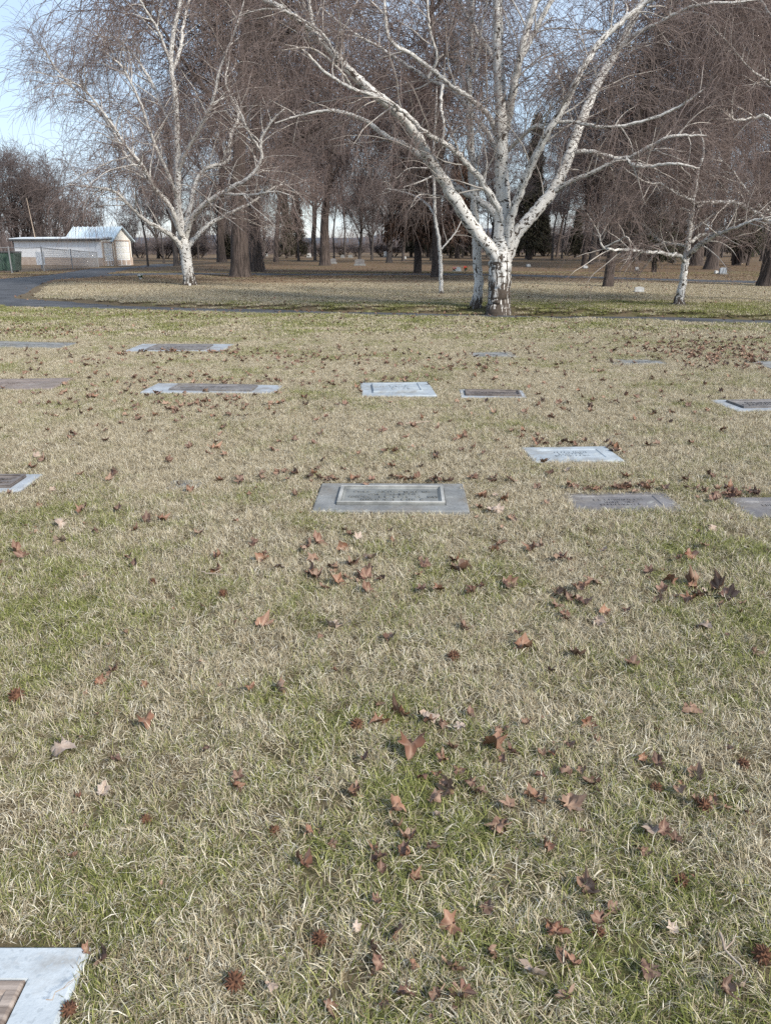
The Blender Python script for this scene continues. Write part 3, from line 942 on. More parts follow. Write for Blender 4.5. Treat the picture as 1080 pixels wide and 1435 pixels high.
def gen_conifer(seed, H, rb, n, col, droop, bare, shape=0.8, stems=1):
    """evergreen: stems, and thousands of small hanging sprays in a loose cone"""
    rng = np.random.default_rng(seed)
    tr = Geo()
    for s in range(stems):
        off = rng.normal(size=2) * (0.25 if stems > 1 else 0)
        T = grow(np.array([[off[0], off[1], -0.1]]), np.array([[off[0] * 0.2, off[1] * 0.2, 1.0]]), np.array([H * 0.95]), 12, 0.02, 0, rng)
        tr.tubes(T, taper(np.array([0.26 if stems == 1 else 0.13]), np.array([0.02]), 12), 8)
    # lumpy boughs
    nb = n // 60
    hb = bare + (H - bare) * rng.random(nb) ** 0.9
    az = rng.uniform(0, 6.28, nb)
    fr = 1 - (hb - bare) / (H - bare)
    prof = rb * np.power(np.clip(fr, 0.01, 1), shape) * rng.uniform(0.6, 1.08, nb) * (0.55 + 0.45 * np.minimum(1, (hb - bare + 0.6) / 1.5))
    D = np.stack([np.cos(az), np.sin(az), np.full(nb, -droop * 0.3)], 1)
    S = np.stack([np.zeros(nb), np.zeros(nb), hb], 1)
    Pb = grow(S, D, np.maximum(prof, 0.15), 6, 0.05, droop * 0.1, rng)
    tr.tubes(Pb, taper(np.full(nb, 0.03), np.full(nb, 0.008), 6), 3)
    ids, pos, tan, rad, tt = along(Pb, taper(np.full(nb, .03), np.full(nb, .008), 6), 60, 0.25, 1.05, rng)
    pos = pos + rng.normal(size=pos.shape) * np.array([0.16, 0.16, 0.20])
    dirs = unit(tan * 0.5 + rng.normal(size=pos.shape) * 0.5 - UP * droop)
    ln = rng.uniform(0.16, 0.42, len(pos))[:, None]
    wd = unit(np.cross(dirs, rng.normal(size=pos.shape))) * rng.uniform(0.02, 0.05, len(pos))[:, None]
    A = pos - wd
    B = pos + wd
    C = pos + dirs * ln * 0.6 + wd * 0.8
    D2 = pos + dirs * ln * 0.6 - wd * 0.8
    E = pos + dirs * ln
    V = np.stack([A, B, C, D2, E], 1).reshape(-1, 3)
    b = np.arange(len(pos)) * 5
    t = NT('evergreen_sprays')
    c = t.mix(t.noise(t.obj(), 1.4, 3), col[0], col[1])
    c = t.mix(t.step(t.noise(t.obj(), 14, 2), 0.5, 0.7), c, col[2])
    t.base(c)
    return tr.mesh('trunk', M['bark_brown']), raw_mesh('crown', V, np.stack([b, b + 1, b + 2, b + 3], 1), np.stack([b + 3, b + 2, b + 4], 1), t.m)


KIND['conifer_dark'] = gen_conifer(71, 13, 2.1, 15000, ((0.030, 0.032, 0.020), (0.055, 0.052, 0.034), (0.085, 0.06, 0.045)), 0.9, 1.4)
KIND['conifer_rust'] = gen_conifer(72, 10, 2.6, 15000, ((0.065, 0.038, 0.028), (0.12, 0.072, 0.052), (0.05, 0.045, 0.03)), 1.0, 2.3, 0.6)
KIND['conifer_low'] = gen_conifer(73, 4.6, 1.8, 8000, ((0.022, 0.026, 0.016), (0.05, 0.055, 0.03), (0.06, 0.05, 0.03)), 0.3, 1.3, 0.55, 5)


def place_tree(kind, px, py, scale, rz, label, group, cat='tree', name='bare_tree', zs=1.0, Yd=None, xs=1.0):
    b = ground(px, py) if Yd is None else None
    if b is None:
        p = at(px, 345, Yd)
        b = np.array([p[0], Yd, float(terrain(p[0], Yd))])
    e = empty(name, b, rz)
    e.scale = (scale * xs, scale * xs, scale * zs)
    tag(e, label, cat, group)
    tm, cm = KIND[kind]
    link('trunk', tm, e)
    link('crown', cm, e)
    return e


GW = 'tall weeping bare trees of the grove'
GB = 'bare grey trees of the grove'
GE = 'dark evergreens among the bare trees'
W, BR, CO = 'weeping_tree', 'bare_tree', 'conifer'
place_tree('weep_a', 337, 388, 1.12, 0.6, 'massive brown twin trunk tree with curtains of twigs, left trunk', GW, name=W)
place_tree('weep_b', 360, 381, 1.1, 2.2, 'massive brown twin trunk tree with curtains of twigs, right trunk', GW, name=W)
place_tree('weep_slim', 387, 367, 1.15, 4.0, 'straight trunk weeping tree just right of the massive twin trunks', GW, name=W)
place_tree('weep_b', 440, 359, 1.05, 1.1, 'weeping bare tree with drooping curtain above small far headstones', GW, name=W)
place_tree('weep_slim', 610, 389, 1.0, 5.2, 'brown trunk behind the thin young birch', GW, name=W)
place_tree('conifer_rust', 585, 383, 0.92, 0.3, 'rusty brown evergreen with drooping boughs left of the young birch', GE, name=CO)
place_tree('weep_slim', 851, 402, 0.86, 2.9, 'straight dark brown trunk between the largest birch and the crooked birch', GW, name=W, zs=1.1)
place_tree('weep_b', 1078, 401, 0.95, 0.2, 'broad flared dark trunk cut by the right edge', GW, name=W, zs=1.1)
place_tree('weep_a', 975, 372, 1.1, 1.9, 'weeping tree with dense brown curtain behind the crooked birch', GW, name=W)
place_tree('weep_slim', 780, 360, 1.0, 3.3, 'weeping tree far behind the right limbs of the largest birch', GW, name=W)
place_tree('weep_a', 1040, 368, 1.15, 5.5, 'weeping tree with dense curtain near the right edge', GW, name=W)
place_tree('weep_b', 900, 364, 0.95, 4.6, 'weeping tree behind the dark round shrub', GW, name=W)
place_tree('weep_slim', 520, 357, 0.9, 0.9, 'distant weeping tree in the gap left of the largest birch', GW, name=W)
for px, Yd, sc_, kd, lb in ((455, 64, 1.0, 'weep_a', 'weeping tree with full curtain between the twin trunks and the sky gap'), (310, 98, 1.25, 'weep_b', 'weeping tree filling the view left of the twin trunks'),
                        (820, 62, .95, 'weep_slim', 'weeping tree left of the straight dark trunk'),
                        (1000, 52, 1.0, 'weep_b', 'weeping tree above the stepped grey headstone')):
    place_tree(kd, px, 0, sc_, px * 0.37, lb, GW, name=W, Yd=Yd)
place_tree('bare_a', 222, 362, 1.05, 0.4, 'dark forked bare tree beside the white shed doors', GB, name=BR)
place_tree('bare_b', 288, 358, 1.1, 1.9, 'bare tree behind the right side of the left birch', GB, name=BR)
place_tree('conifer_dark', 274, 361, 0.62, 0.1, 'dark evergreen directly behind the left birch', GE, name=CO)
place_tree('conifer_dark', 402, 362, 0.62, 2.1, 'dark narrow evergreen right of the massive twin trunks', GE, name=CO)
place_tree('conifer_dark', 742, 364, 1.12, 1.3, 'tall dark evergreen behind the largest birch trunk', GE, name=CO)
place_tree('conifer_rust', 640, 362, 1.15, 1.5, 'brownish evergreen seen between the young birch and slim birch', GE, name=CO)
place_tree('conifer_dark', 885, 366, 1.1, 4.4, 'dark pointed evergreen among the curtains above the crooked birch', GE, name=CO)
place_tree('conifer_dark', 600, 360, 1.0, 3.9, 'dark evergreen far behind the thin young birch', GE, name=CO)
place_tree('conifer_low', 920, 382, 0.66, 0.3, 'dark round shrub on short bare stems left of the crooked birch', GE, name='shrub', cat='shrub')
place_tree('conifer_low', 1038, 372, 0.95, 1.4, 'dark green low evergreen right of the crooked birch', GE, name='shrub', cat='shrub')

# thicket of upright bare trees behind the shed, left edge
for i, (px, Yd, s) in enumerate([(-60, 104, 1.25), (-15, 100, 1.40), (28, 106, 1.48), (68, 103, 1.35), (100, 108, 1.05), (130, 110, 0.85), (48, 122, 1.5), (180, 116, .75)]):
    place_tree('thicket', px, 0, s, i * 1.3, 'upright many stemmed bare tree in the thicket behind the white shed', 'thicket behind the shed', name='bare_tree', Yd=Yd)

# slim far trunks across the back
rr = random.Random(5)
back = []
x = 205
while x < 1100:
    back.append(x)
    x += rr.uniform(11, 24) if x > 560 else rr.uniform(14, 28)
for i, px in enumerate(back):
    Yd = rr.uniform(78, 135)
    kind = rr.choice(['pole', 'pole', 'pole', 'bare_a', 'bare_b'])
    zone = ('behind the left birch' if px < 330 else 'between twin trunks and young birch' if px < 560
            else 'behind the largest birch' if px < 800 else 'behind the crooked right birch')
    place_tree(kind, px, 0, rr.uniform(0.72, 1.05) * (0.8 if kind != 'pole' else 1.0), rr.uniform(0, 6.28), 'slim bare tree in the far back row ' + zone, 'far back row ' + zone, name='bare_tree', Yd=Yd)
for i, px in enumerate([545, 690, 830, 945, 1070, 245]):
    place_tree(['bare_b', 'bare_a'][i % 2], px, 0, rr.uniform(0.85, 1.1), rr.uniform(0, 6.28), ['bare tree just left of the rusty evergreen', 'bare tree seen through the fork of the largest birch', 'bare tree left of the straight dark brown trunk',
                'bare tree seen left of the crooked birch stem', 'bare tree behind the broad trunk at the right edge', 'bare tree behind the trunk of the left birch'][i],
               'middle distance grove trees', name='bare_tree', Yd=rr.uniform(66, 86))

rr2 = random.Random(9)
for px in (318, 425, 575, 628, 668, 715, 770, 808, 862, 905, 958, 998, 1050):
    place_tree('conifer_dark', px + rr2.uniform(-9, 9), 0, rr2.uniform(0.42, 0.72), rr2.uniform(0, 6.28), 'low dark evergreen in the far back row', 'dark evergreens of the far back row',
               name='conifer', Yd=rr2.uniform(98, 128), xs=1.5)
for i in range(34):
    px = 205 + i * 27 + rr2.uniform(-10, 10)
    place_tree('thicket', px, 0, rr2.uniform(0.24, 0.36) * (0.9 if 420 < px < 600 else 1.75 if px > 640 else 1.3), rr2.uniform(0, 6.28), 'low bare brush under the far back row of trees', 'bare brush under the far trees', cat='bush', name='bush', Yd=rr2.uniform(112, 140), xs=rr2.uniform(2.4, 3.4), zs=0.8)

# far wood beyond the plateau: one mass of bare stems
rw = np.random.default_rng(77)
nw = 16000
xw = rw.uniform(-190, 190, nw)
yw = rw.uniform(185, 235, nw)
hw_ = (7.6 + 2.2 * np.sin(xw * 0.045) + 1.6 * np.sin(xw * 0.13 + 1) + 1.0 * np.sin(xw * 0.41)) * rw.uniform(0.35, 1.15, nw)
fw = Geo()
Pw = grow(np.stack([xw, yw, np.full(nw, -0.4)], 1), np.stack([rw.normal(0, .16, nw), rw.normal(0, .16, nw), np.ones(nw)], 1), hw_, 5, 0.16, 0.0, rw)
fw.tubes(Pw, taper(rw.uniform(0.03, 0.11, nw), np.full(nw, 0.015), 5), 3)
o = link('far_woods', fw.mesh('far_woods', M['bare_twig'], (0, 0, 0), False, False))
tag(o, 'distant band of bare woods behind the grove', 'woods', kind='stuff')

# ------------------------------------------------------------------ white shed, fence, bin
M['white_wall'] = noisy('white_painted_boards', (0.74, 0.745, 0.75), (0.82, 0.82, 0.82), 1.2, 0.7, 0.2, 30)
M['sunlit_wall'] = noisy('sunlit_white_boards', (0.72, 0.70, 0.64), (0.80, 0.78, 0.72), 1.2, 0.7, 0.2, 30)  # white boards of the sunward end, warm sunlight painted into the tint
M['tan_wall'] = noisy('tan_block_base', (0.40, 0.31, 0.25), (0.52, 0.42, 0.34), 2.0, 0.9, 0.4, 20)
M['metal_roof'] = noisy('pale_blue_metal_roof', (0.50, 0.60, 0.66), (0.58, 0.67, 0.72), 0.7, 0.45, 0.1, 8, 0.4)
M['flat_roof'] = noisy('pale_flat_roof', (0.55, 0.60, 0.63), (0.66, 0.70, 0.72), 0.7, 0.6, 0.1, 8)
M['dark_trim'] = noisy('dark_eave', (0.05, 0.05, 0.05), (0.10, 0.10, 0.10), 3, 0.8, 0)
M['galv'] = noisy('galvanised_steel', (0.20, 0.205, 0.21), (0.30, 0.305, 0.31), 8, 0.6, 0, 10, 0.3, 0.3)
M['green_bin'] = noisy('dark_green_paint', (0.035, 0.065, 0.05), (0.06, 0.10, 0.075), 5, 0.5, 0.1, 20, 0.3)
M['flower'] = noisy('red_flowers', (0.42, 0.03, 0.03), (0.60, 0.08, 0.06), 30, 0.8, 0)
M['flower_leaf'] = noisy('flower_greenery', (0.03, 0.06, 0.02), (0.07, 0.11, 0.04), 30, 0.8, 0)

sa = math.radians(24)
dcor = ray(145, 372.5)
Ysh = 80.0
zc = float(terrain(at(145, 372.5, Ysh)[0], Ysh))
Ysh = (CAM_H - zc) / -dcor[2] * dcor[1]
cx = at(145, 372.5, Ysh)[0]
shed = empty('shed', (cx, Ysh, float(terrain(cx, Ysh))), -sa)
tag(shed, 'white shed with flat lean-to, pale blue gable roof and two doors', 'shed')


def px_of(p):
    d = depth_of(p)
    v = (p[2] - CAM_H) * CP + p[1] * SP
    return 540 + p[0] / d * F, 717.5 - v / d * F


def shed_pt(x, y, z):
    return np.array([cx + x * math.cos(sa) + y * math.sin(sa), Ysh - x * math.sin(sa) + y * math.cos(sa), z + shed.location[2]])


L = next(l for l in np.arange(4, 30, 0.05) if px_of(shed_pt(-l, 0, 0))[0] < 24)
Wd = next(w for w in np.arange(2, 30, 0.05) if px_of(shed_pt(0, w, 0))[0] > 186)
HW = next(h for h in np.arange(1, 6, 0.02) if px_of(shed_pt(0, 0, h))[1] < 334)
HP = next(h for h in np.arange(1, 8, 0.02) if px_of(shed_pt(0, Wd * 0.66, h))[1] < 317)
W1 = Wd * 0.36                      # lean-to depth
XM = -L * 0.50                      # rear end of the gabled part
hb = HW * 0.30                      # tan base
link('lean_to_wall', box_mesh('w', (-L, 0, hb), (0, W1, HW - 0.1), M['white_wall']), shed)
link('wall_base', box_mesh('w', (-L - 0.04, -0.04, -0.6), (0.04, Wd + 0.04, hb), M['tan_wall']), shed)
# board joints on the long wall: each board a raised piece
nb = 16
bmesh_board = box_mesh('board', (0, -0.02, hb + 0.01), (L / nb - 0.03, 0.0, HW - 0.24), M['white_wall'], 0.006)
for k in range(nb):
    b = link('wall_board', bmesh_board, shed)
    b.location = (-L + k * L / nb + 0.015, -0.001, 0)
bm = bmesh.new()
q = [(XM, W1 + 0.002), (XM, Wd), (0, Wd), (0, W1 + 0.002)]
lo = [bm.verts.new((x, y, hb)) for x, y in q]
hi = [bm.verts.new((x, y, HW)) for x, y in q]
pk = [bm.verts.new((x, (W1 + Wd) / 2, HP - 0.06)) for x in (XM, 0)]
for i in range(4):
    if i in (0, 2):
        continue
    j = (i + 1) % 4
    bm.faces.new((lo[i], lo[j], hi[j], hi[i]))
bm.faces.new((lo[0], lo[1], hi[1], pk[0], hi[0]))
bm.faces.new((lo[2], lo[3], hi[3], pk[1], hi[2]))
link('gable_wall', bm_mesh('gable_wall', bm, M['sunlit_wall']), shed)
link('end_wall', box_mesh('e', (0.0, 0.0, hb), (0.03, W1, HW - 0.1), M['sunlit_wall']), shed)
# flat lean-to roof, tilted slightly
bm = bmesh.new()
vs = add_box(bm, (-L - 0.25, -0.35, HW - 0.1), (0.2, W1, HW + 0.05), 0.01)
for v in vs:
    v.co.z += (v.co.y + 0.35) / (W1 + 0.35) * 0.14
lr = link('flat_roof', bm_mesh('flat_roof', bm, M['flat_roof']), shed)
link('fascia', box_mesh('f', (-L - 0.27, -0.38, HW - 0.22), (0.22, -0.352, HW - 0.03), M['dark_trim']), lr)
# gable roof: two slopes of ribbed metal
gr = None
ym = (W1 + Wd) / 2
for sgn in (-1, 1):
    bm = bmesh.new()
    ye = ym + sgn * ((Wd - W1) / 2 + 0.35)
    ze = HP - (HP - HW) * ((Wd - W1) / 2 + 0.35) / ((Wd - W1) / 2)
    v = [bm.verts.new(c) for c in ((XM - 0.3, ym, HP), (0.35, ym, HP), (0.35, ye, ze), (XM - 0.3, ye, ze))]
    f = bm.faces.new(v)
    bmesh.ops.recalc_face_normals(bm, faces=[f])
    bmesh.ops.solidify(bm, geom=[f], thickness=0.06)
    r = link('roof_slope', bm_mesh('roof_slope', bm, M['metal_roof']), shed)
    rib = bmesh.new()
    for k in range(11):
        x = XM - 0.25 + k * (0.35 - XM + 0.2) / 10
        a, b = Vector((x, ym, HP + 0.05)), Vector((x, ye, ze + 0.05))
        vv = [rib.verts.new(c) for c in (a + Vector((-.03, 0, 0)), a + Vector((.03, 0, 0)), b + Vector((.03, 0, 0)), b + Vector((-.03, 0, 0)),
                                         a + Vector((0, 0, .05)), b + Vector((0, 0, .05)))]
        rib.faces.new((vv[0], vv[3], vv[5], vv[4]))
        rib.faces.new((vv[1], vv[4], vv[5], vv[2]))
    link('roof_rib', bm_mesh('roof_rib', rib, M['metal_roof']), r)
# doors: framed overhead doors with panels
for (ya, yb, ht) in ((W1 * 0.14, W1 * 0.92, HW * 0.84), (W1 + (Wd - W1) * 0.14, W1 + (Wd - W1) * 0.86, HW * 0.90)):
    d = link('door', box_mesh('door', (0.031, ya, 0.0), (0.075, yb, ht), M['white_wall'], 0.004), shed)
    link('door_frame', box_mesh('df', (0.03, ya - 0.14, ht), (0.12, yb + 0.14, ht + 0.13), M['tan_wall']), d)
    for yy in (ya - 0.14, yb):
        link('door_frame', box_mesh('df', (0.03, yy, 0), (0.12, yy + 0.14, ht), M['tan_wall']), d)
    nr = 4
    for r_ in range(nr):
        for c_ in range(3):
            w_ = (yb - ya) / 3
            h_ = ht / nr
            link('door_panel', box_mesh('dp', (0.076, ya + c_ * w_ + 0.06, r_ * h_ + 0.06), (0.10, ya + (c_ + 1) * w_ - 0.06, (r_ + 1) * h_ - 0.06),
                                        M['sunlit_wall'] if r_ else M['tan_wall'], 0.006), d)
# slim mast on the flat roof
mp = shed_pt(-L * 0.78, 0.5, HW + 0.08)
mast = Geo()
tp = at(37, 277, mp[1])
Pm = np.linspace(0, 1, 8)[None, :, None] * (tp - mp)[None, None, :]
mast.tubes(Pm, np.linspace(0.055, 0.03, 8)[None], 6)
me_ = empty('mast', mp)
tag(me_, 'thin pale leaning mast on the flat roof of the white shed', 'mast')
link('pole', mast.mesh('pole', M['stick'], (0, 0, 0), True, False), me_)
bp = link('base_plate', box_mesh('bp', (-0.15, -0.15, -0.05), (0.15, 0.15, 0.0), M['galv'], 0.01), me_)

# chain link fence in front of the shed
fence = empty('chain_link_fence', (0, 0, 0))
tag(fence, 'grey chain link fence in front of the white shed', 'fence')
fp = [ground(px, py) for px, py in ((-40, 384), (17, 383), (62, 380), (102, 377), (138, 374.5))]
FH = 1.35
wire = Geo()
for i, p in enumerate(fp):
    g_ = Geo()
    g_.tubes(np.array([[p - UP * 0.2, p + UP * (FH + 0.06)]]), np.array([[0.045, 0.045]]), 6)
    link('post', g_.mesh('post', M['galv'], (0, 0, 0), True, False), fence)
    if i + 1 < len(fp):
        q_ = fp[i + 1]
        g_ = Geo()
        g_.tubes(np.array([[p + UP * FH, (p + q_) / 2 + UP * (FH - 0.03), q_ + UP * FH]]), np.array([[0.018, 0.018, 0.018]]), 5)
        link('rail', g_.mesh('rail', M['galv'], (0, 0, 0), True, False), fence)
        n_ = int(np.linalg.norm(q_ - p) / 0.12)
        a = np.linspace(0, 1, n_)[:, None]
        base_ = p[None] * (1 - a) + q_[None] * a
        sft = (q_ - p) / n_ * (FH / 0.12) * 0.5
        for sg in (-1, 1):
            top_ = base_ + UP * FH + sft[None] * sg
            k_ = np.clip(((top_ - p[None]) @ (q_ - p)) / ((q_ - p) @ (q_ - p)), 0, 1)
            ok_ = np.abs(((top_ - p[None]) @ (q_ - p)) / ((q_ - p) @ (q_ - p)) - k_) < 1e-6
            wire.tubes(np.stack([base_[ok_] + UP * 0.03, top_[ok_]], 1), np.full((ok_.sum(), 2), 0.0032), 3)
wm = link('wire_mesh', wire.mesh('wire_mesh', M['galv'], (0, 0, 0), False, False), fence)
wm['kind'] = 'stuff'
p_ = ground(60, 379)
sg_ = empty('notice_board', p_ + np.array([0, -0.12, 0]))
tag(sg_, 'small blank white board fixed to the chain link fence', 'sign')
link('panel', box_mesh('panel', (-0.27, -0.02, 0.35), (0.27, 0.02, 1.15), M['white_wall'], 0.005), sg_)
link('bracket', box_mesh('bracket', (-0.05, 0.022, 0.1), (0.05, 0.06, 1.1), M['galv'], 0.005), sg_)
bp_ = ground(-14, 383)
bn = empty('waste_bin', bp_ + np.array([0, 1.2, 0]), 0.1)
tag(bn, 'dark green waste container behind the fence at the left edge', 'bin')
bm = bmesh.new()
vs = add_box(bm, (-1.0, -0.5, 0.12), (1.0, 0.5, 1.05), 0.02)
for v in vs:
    f_ = 1 + 0.12 * (v.co.z - 0.12)
    v.co.x *= f_
    v.co.y *= f_
link('body', bm_mesh('body', bm, M['green_bin']), bn)
for k in range(2):
    link('lid', box_mesh('lid', (-1.12 + k * 1.13, -0.6, 1.06), (-0.01 + k * 1.13, 0.6, 1.14), M['dark_trim'], 0.02), bn)
for k in range(5):
    link('rib', box_mesh('rib', (-0.9 + k * 0.43, -0.58, 0.2), (-0.82 + k * 0.43, -0.52, 1.0), M['green_bin'], 0.01), bn)
for sx in (-0.8, 0.8):
    for sy in (-0.35, 0.35):
        link('foot', box_mesh('foot', (sx - 0.07, sy - 0.07, -0.05), (sx + 0.07, sy + 0.07, 0.12), M['dark_trim'], 0.01), bn)

# ------------------------------------------------------------------ flat grave markers
RECTS = []      # (cx, cy, half w, half d, rot, clearance)


def frame_mesh(name, w, d, iw, idp, z0, z1, zi, mat, bev=0.008):
    """slab with a recessed or raised inner rectangle"""
    bm = bmesh.new()

    def ring(hw, hd, z):
        return [bm.verts.new((sx * hw, sy * hd, z)) for sx, sy in ((-1, -1), (1, -1), (1, 1), (-1, 1))]
    rings = [ring(w / 2, d / 2, z0), ring(w / 2, d / 2, z1 - bev), ring(w / 2 - bev, d / 2 - bev, z1)]
    if iw:
        rings += [ring(iw / 2, idp / 2, z1), ring(iw / 2 - 0.006, idp / 2 - 0.006, zi)]
    for a, b in zip(rings, rings[1:]):
        for i in range(4):
            j = (i + 1) % 4
            bm.faces.new((a[i], a[j], b[j], b[i]))
    bm.faces.new(rings[-1])
    bm.faces.new(rings[0][::-1])
    return bm_mesh(name, bm, mat)


def letter_mesh(w, d, rows, h, seed, mat, name='lettering'):
    """worn raised glyph strokes, too weathered to read"""
    r = random.Random(seed)
    bm = bmesh.new()
    rh = d / len(rows)
    for i, fill in enumerate(rows):
        y = d / 2 - (i + 0.5) * rh
        x = -w * fill / 2
        while x < w * fill / 2:
            gw = rh * r.uniform(0.28, 0.5)
            if r.random() < 0.16:
                x += gw
                continue
            s = rh * 0.30
            t = rh * 0.075
            strokes = r.sample([(0, -s, t * 2, s), (gw - t * 2, -s, gw, s), (0, s - t * 2, gw, s), (0, -s, gw, -s + t * 2), (0, -t, gw, t)], r.choice([2, 3, 3]))
            for (a, b, c, e) in strokes:
                q = [bm.verts.new((x + u, y + v, z)) for z in (0, h) for u, v in ((a, b), (c, b), (c, e), (a, e))]
                for f in ((4, 5, 6, 7), (0, 1, 5, 4), (1, 2, 6, 5), (2, 3, 7, 6), (3, 0, 4, 7)):
                    bm.faces.new([q[k] for k in f])
            x += gw + rh * 0.16
    return bm_mesh(name, bm, mat)


def lettering(parent, me, loc):
    o = link('lettering', me, parent)
    o.location = loc
    o['kind'] = 'stuff'


def marker(quad, label, style, slab, plaque=None, seed=0, top=0.022, clear=0.0, inner=None, sz=None, rot=None):
    """quad: pixel x-left, x-right, y at the far edge; x-left, x-right, y at the near edge"""
    a0, a1, ya, b0, b1, yb = quad
    top = top * 0.40
    clear -= 0.012
    p = [ground(a0, ya), ground(a1, ya), ground(b1, yb), ground(b0, yb)]
    c = sum(p) / 4
    w = (np.linalg.norm(p[1] - p[0]) + np.linalg.norm(p[2] - p[3])) / 2
    d = np.linalg.norm((p[0] + p[1]) / 2 - (p[2] + p[3]) / 2)
    if sz:
        w, d = sz
    th = math.atan2(p[1][1] - p[0][1], p[1][0] - p[0][0]) * 0.9 if rot is None else rot
    e = empty('grave_marker', (c[0], c[1], float(terrain(c[0], c[1]))), th)
    e.rotation_euler = (random.uniform(-0.008, 0.008), random.uniform(-0.008, 0.008), th)
    tag(e, label, 'grave marker', 'flat grave markers set in the lawn')
    RECTS.append((c[0], c[1], w / 2, d / 2, th, clear))
    iw, idp = (w * 0.68, d * 0.58) if inner is None else (w * inner[0], d * inner[1])
    if style == 'plaque':          # stone border, bronze plaque with raised rim and letters
        link('border', frame_mesh('border', w, d, iw + 0.012, idp + 0.012, -0.1, top, top - 0.012, M[slab]), e)
        pl = link('plaque', frame_mesh('plaque', iw, idp, iw - 0.055, idp - 0.055, top - 0.02, top + 0.012, top + 0.004, M[plaque], 0.004), e)
        bm = bmesh.new()
        for (x0, x1, y0, y1) in ((-iw / 2, iw / 2, idp / 2 - 0.02, idp / 2), (-iw / 2, iw / 2, -idp / 2, -idp / 2 + 0.02),
                                 (-iw / 2, -iw / 2 + 0.02, -idp / 2 + 0.021, idp / 2 - 0.021), (iw / 2 - 0.02, iw / 2, -idp / 2 + 0.021, idp / 2 - 0.021)):
            add_box(bm, (x0, y0, top + 0.0121), (x1, y1, top + 0.019), 0.002)
        link('rim', bm_mesh('rim', bm, M['bronze_rim'] if plaque == 'bronze' else M[plaque]), pl)
        lettering(pl, letter_mesh(iw * 0.80, idp * 0.62, [0.9, 0.55, 1.0, 0.7], 0.005, seed, M[plaque]), (0, -0.005, top + 0.0045))
    elif style == 'panel':         # raised panel on a stone slab
        link('border', frame_mesh('border', w, d, None, None, -0.1, top, top, M[slab], 0.01), e)
        pn = link('panel', frame_mesh('panel', iw, idp, iw - 0.04, idp - 0.04, top - 0.01, top + 0.02, top + 0.012, M[plaque or slab], 0.008), e)
        lettering(pn, letter_mesh(iw * 0.8, idp * 0.55, [0.8, 0.6], 0.004, seed, M[slab]), (0, 0, top + 0.0125))
    else:                          # plain polished granite face in a rough edge
        link('slab', frame_mesh('slab', w, d, iw, idp, -0.1, top, top - 0.005, M[slab], 0.014), e)
        lettering(e, letter_mesh(iw * 0.8, idp * 0.6, [0.8, 0.5, 0.7], 0.003, seed, M[slab]), (0, 0, top - 0.0045))
    return e


marker((447, 647, 681, 440, 660, 721), 'grey concrete marker with a bronze plaque, nearest in the middle of the lawn', 'plaque', 'concrete', 'bronze', 1, 0.05, 0.02, (0.70, 0.62))
marker((800, 935, 691, 778, 962, 719), 'dark worn granite marker right of the middle bronze plaque, half overgrown', 'plain', 'granite_dark', 'granite', 2, 0.02, -0.04)
marker((1022, 1160, 699, 1040, 1200, 728), 'dark grey marker cut by the right edge, leaves at its corner', 'plain', 'granite_dark', 'granite', 3, 0.026, 0.0)
marker((727, 852, 628, 748, 872, 649), 'pale blue grey granite marker set askew, alone in midlawn', 'plain', 'granite_pale', 'granite', 4, 0.035, 0.01, None, None, None)
marker((-75, 57, 667, -110, 30, 692), 'dark bronze plaque in a pale border, cut by the left edge', 'plaque', 'granite', 'bronze_dark', 5, 0.035, 0.01, (0.74, 0.66))
marker((237, 283, 674, 232, 287, 687), 'tiny pale stone marker nearly swallowed by grass', 'plain', 'concrete', 'concrete', 6, 0.025, -0.05)
marker((212, 388, 541, 208, 395, 553), 'long pale marker with dark plaque, left of the pale raised marker', 'plaque', 'granite', 'granite_dark', 7, 0.045, 0.0, (0.62, 0.62))
marker((508, 602, 537, 502, 610, 557), 'pale blue marble marker with raised centre panel', 'panel', 'granite_pale', 'granite_pale', 8, 0.045, 0.02, (0.68, 0.6))
marker((648, 730, 548, 640, 742, 559), 'dark marker with a pale far edge, right of the pale marble one', 'plaque', 'granite', 'bronze_dark', 9, 0.04, 0.0, (0.84, 0.62))
marker((188, 322, 484, 182, 318, 494), 'farthest bright edged marker with a dark plaque, left of centre', 'plaque', 'granite', 'granite_dark', 10, 0.05, 0.0, (0.6, 0.6))
marker((-70, 92, 533, -85, 86, 547), 'reddish brown granite marker at the left edge', 'plain', 'stone_brown', 'granite', 11, 0.04, 0.0)
marker((650, 722, 494, 648, 722, 503), 'faint grey marker sunk in grass below the largest birch', 'plain', 'concrete', 'concrete', 12, 0.03, -0.09)
marker((855, 945, 503, 850, 948, 513), 'faint grey marker sunk in grass beside the dark leaf patch', 'plain', 'concrete', 'concrete', 13, 0.025, -0.12)
marker((-40, 112, 480, -45, 112, 489), 'faint long grey marker sunk in grass at far left', 'plain', 'concrete', 'concrete', 14, 0.03, -0.10)
marker((1008, 1110, 562, 1012, 1125, 577), 'pale granite marker cut by the right edge, beyond the askew one', 'plaque', 'granite', 'granite_dark', 15, 0.04, 0.0, (0.66, 0.6))
marker((1062, 1140, 508, 1062, 1145, 518), 'small grey marker at the right edge beside the dark leaf patch', 'plain', 'concrete', 'concrete', 17, 0.045, 0.0)
marker((312, 346, 584, 310, 348, 592), 'tiny grey stone barely showing behind the swallowed pale marker', 'plain', 'concrete', 'concrete', 18, 0.02, -0.06)
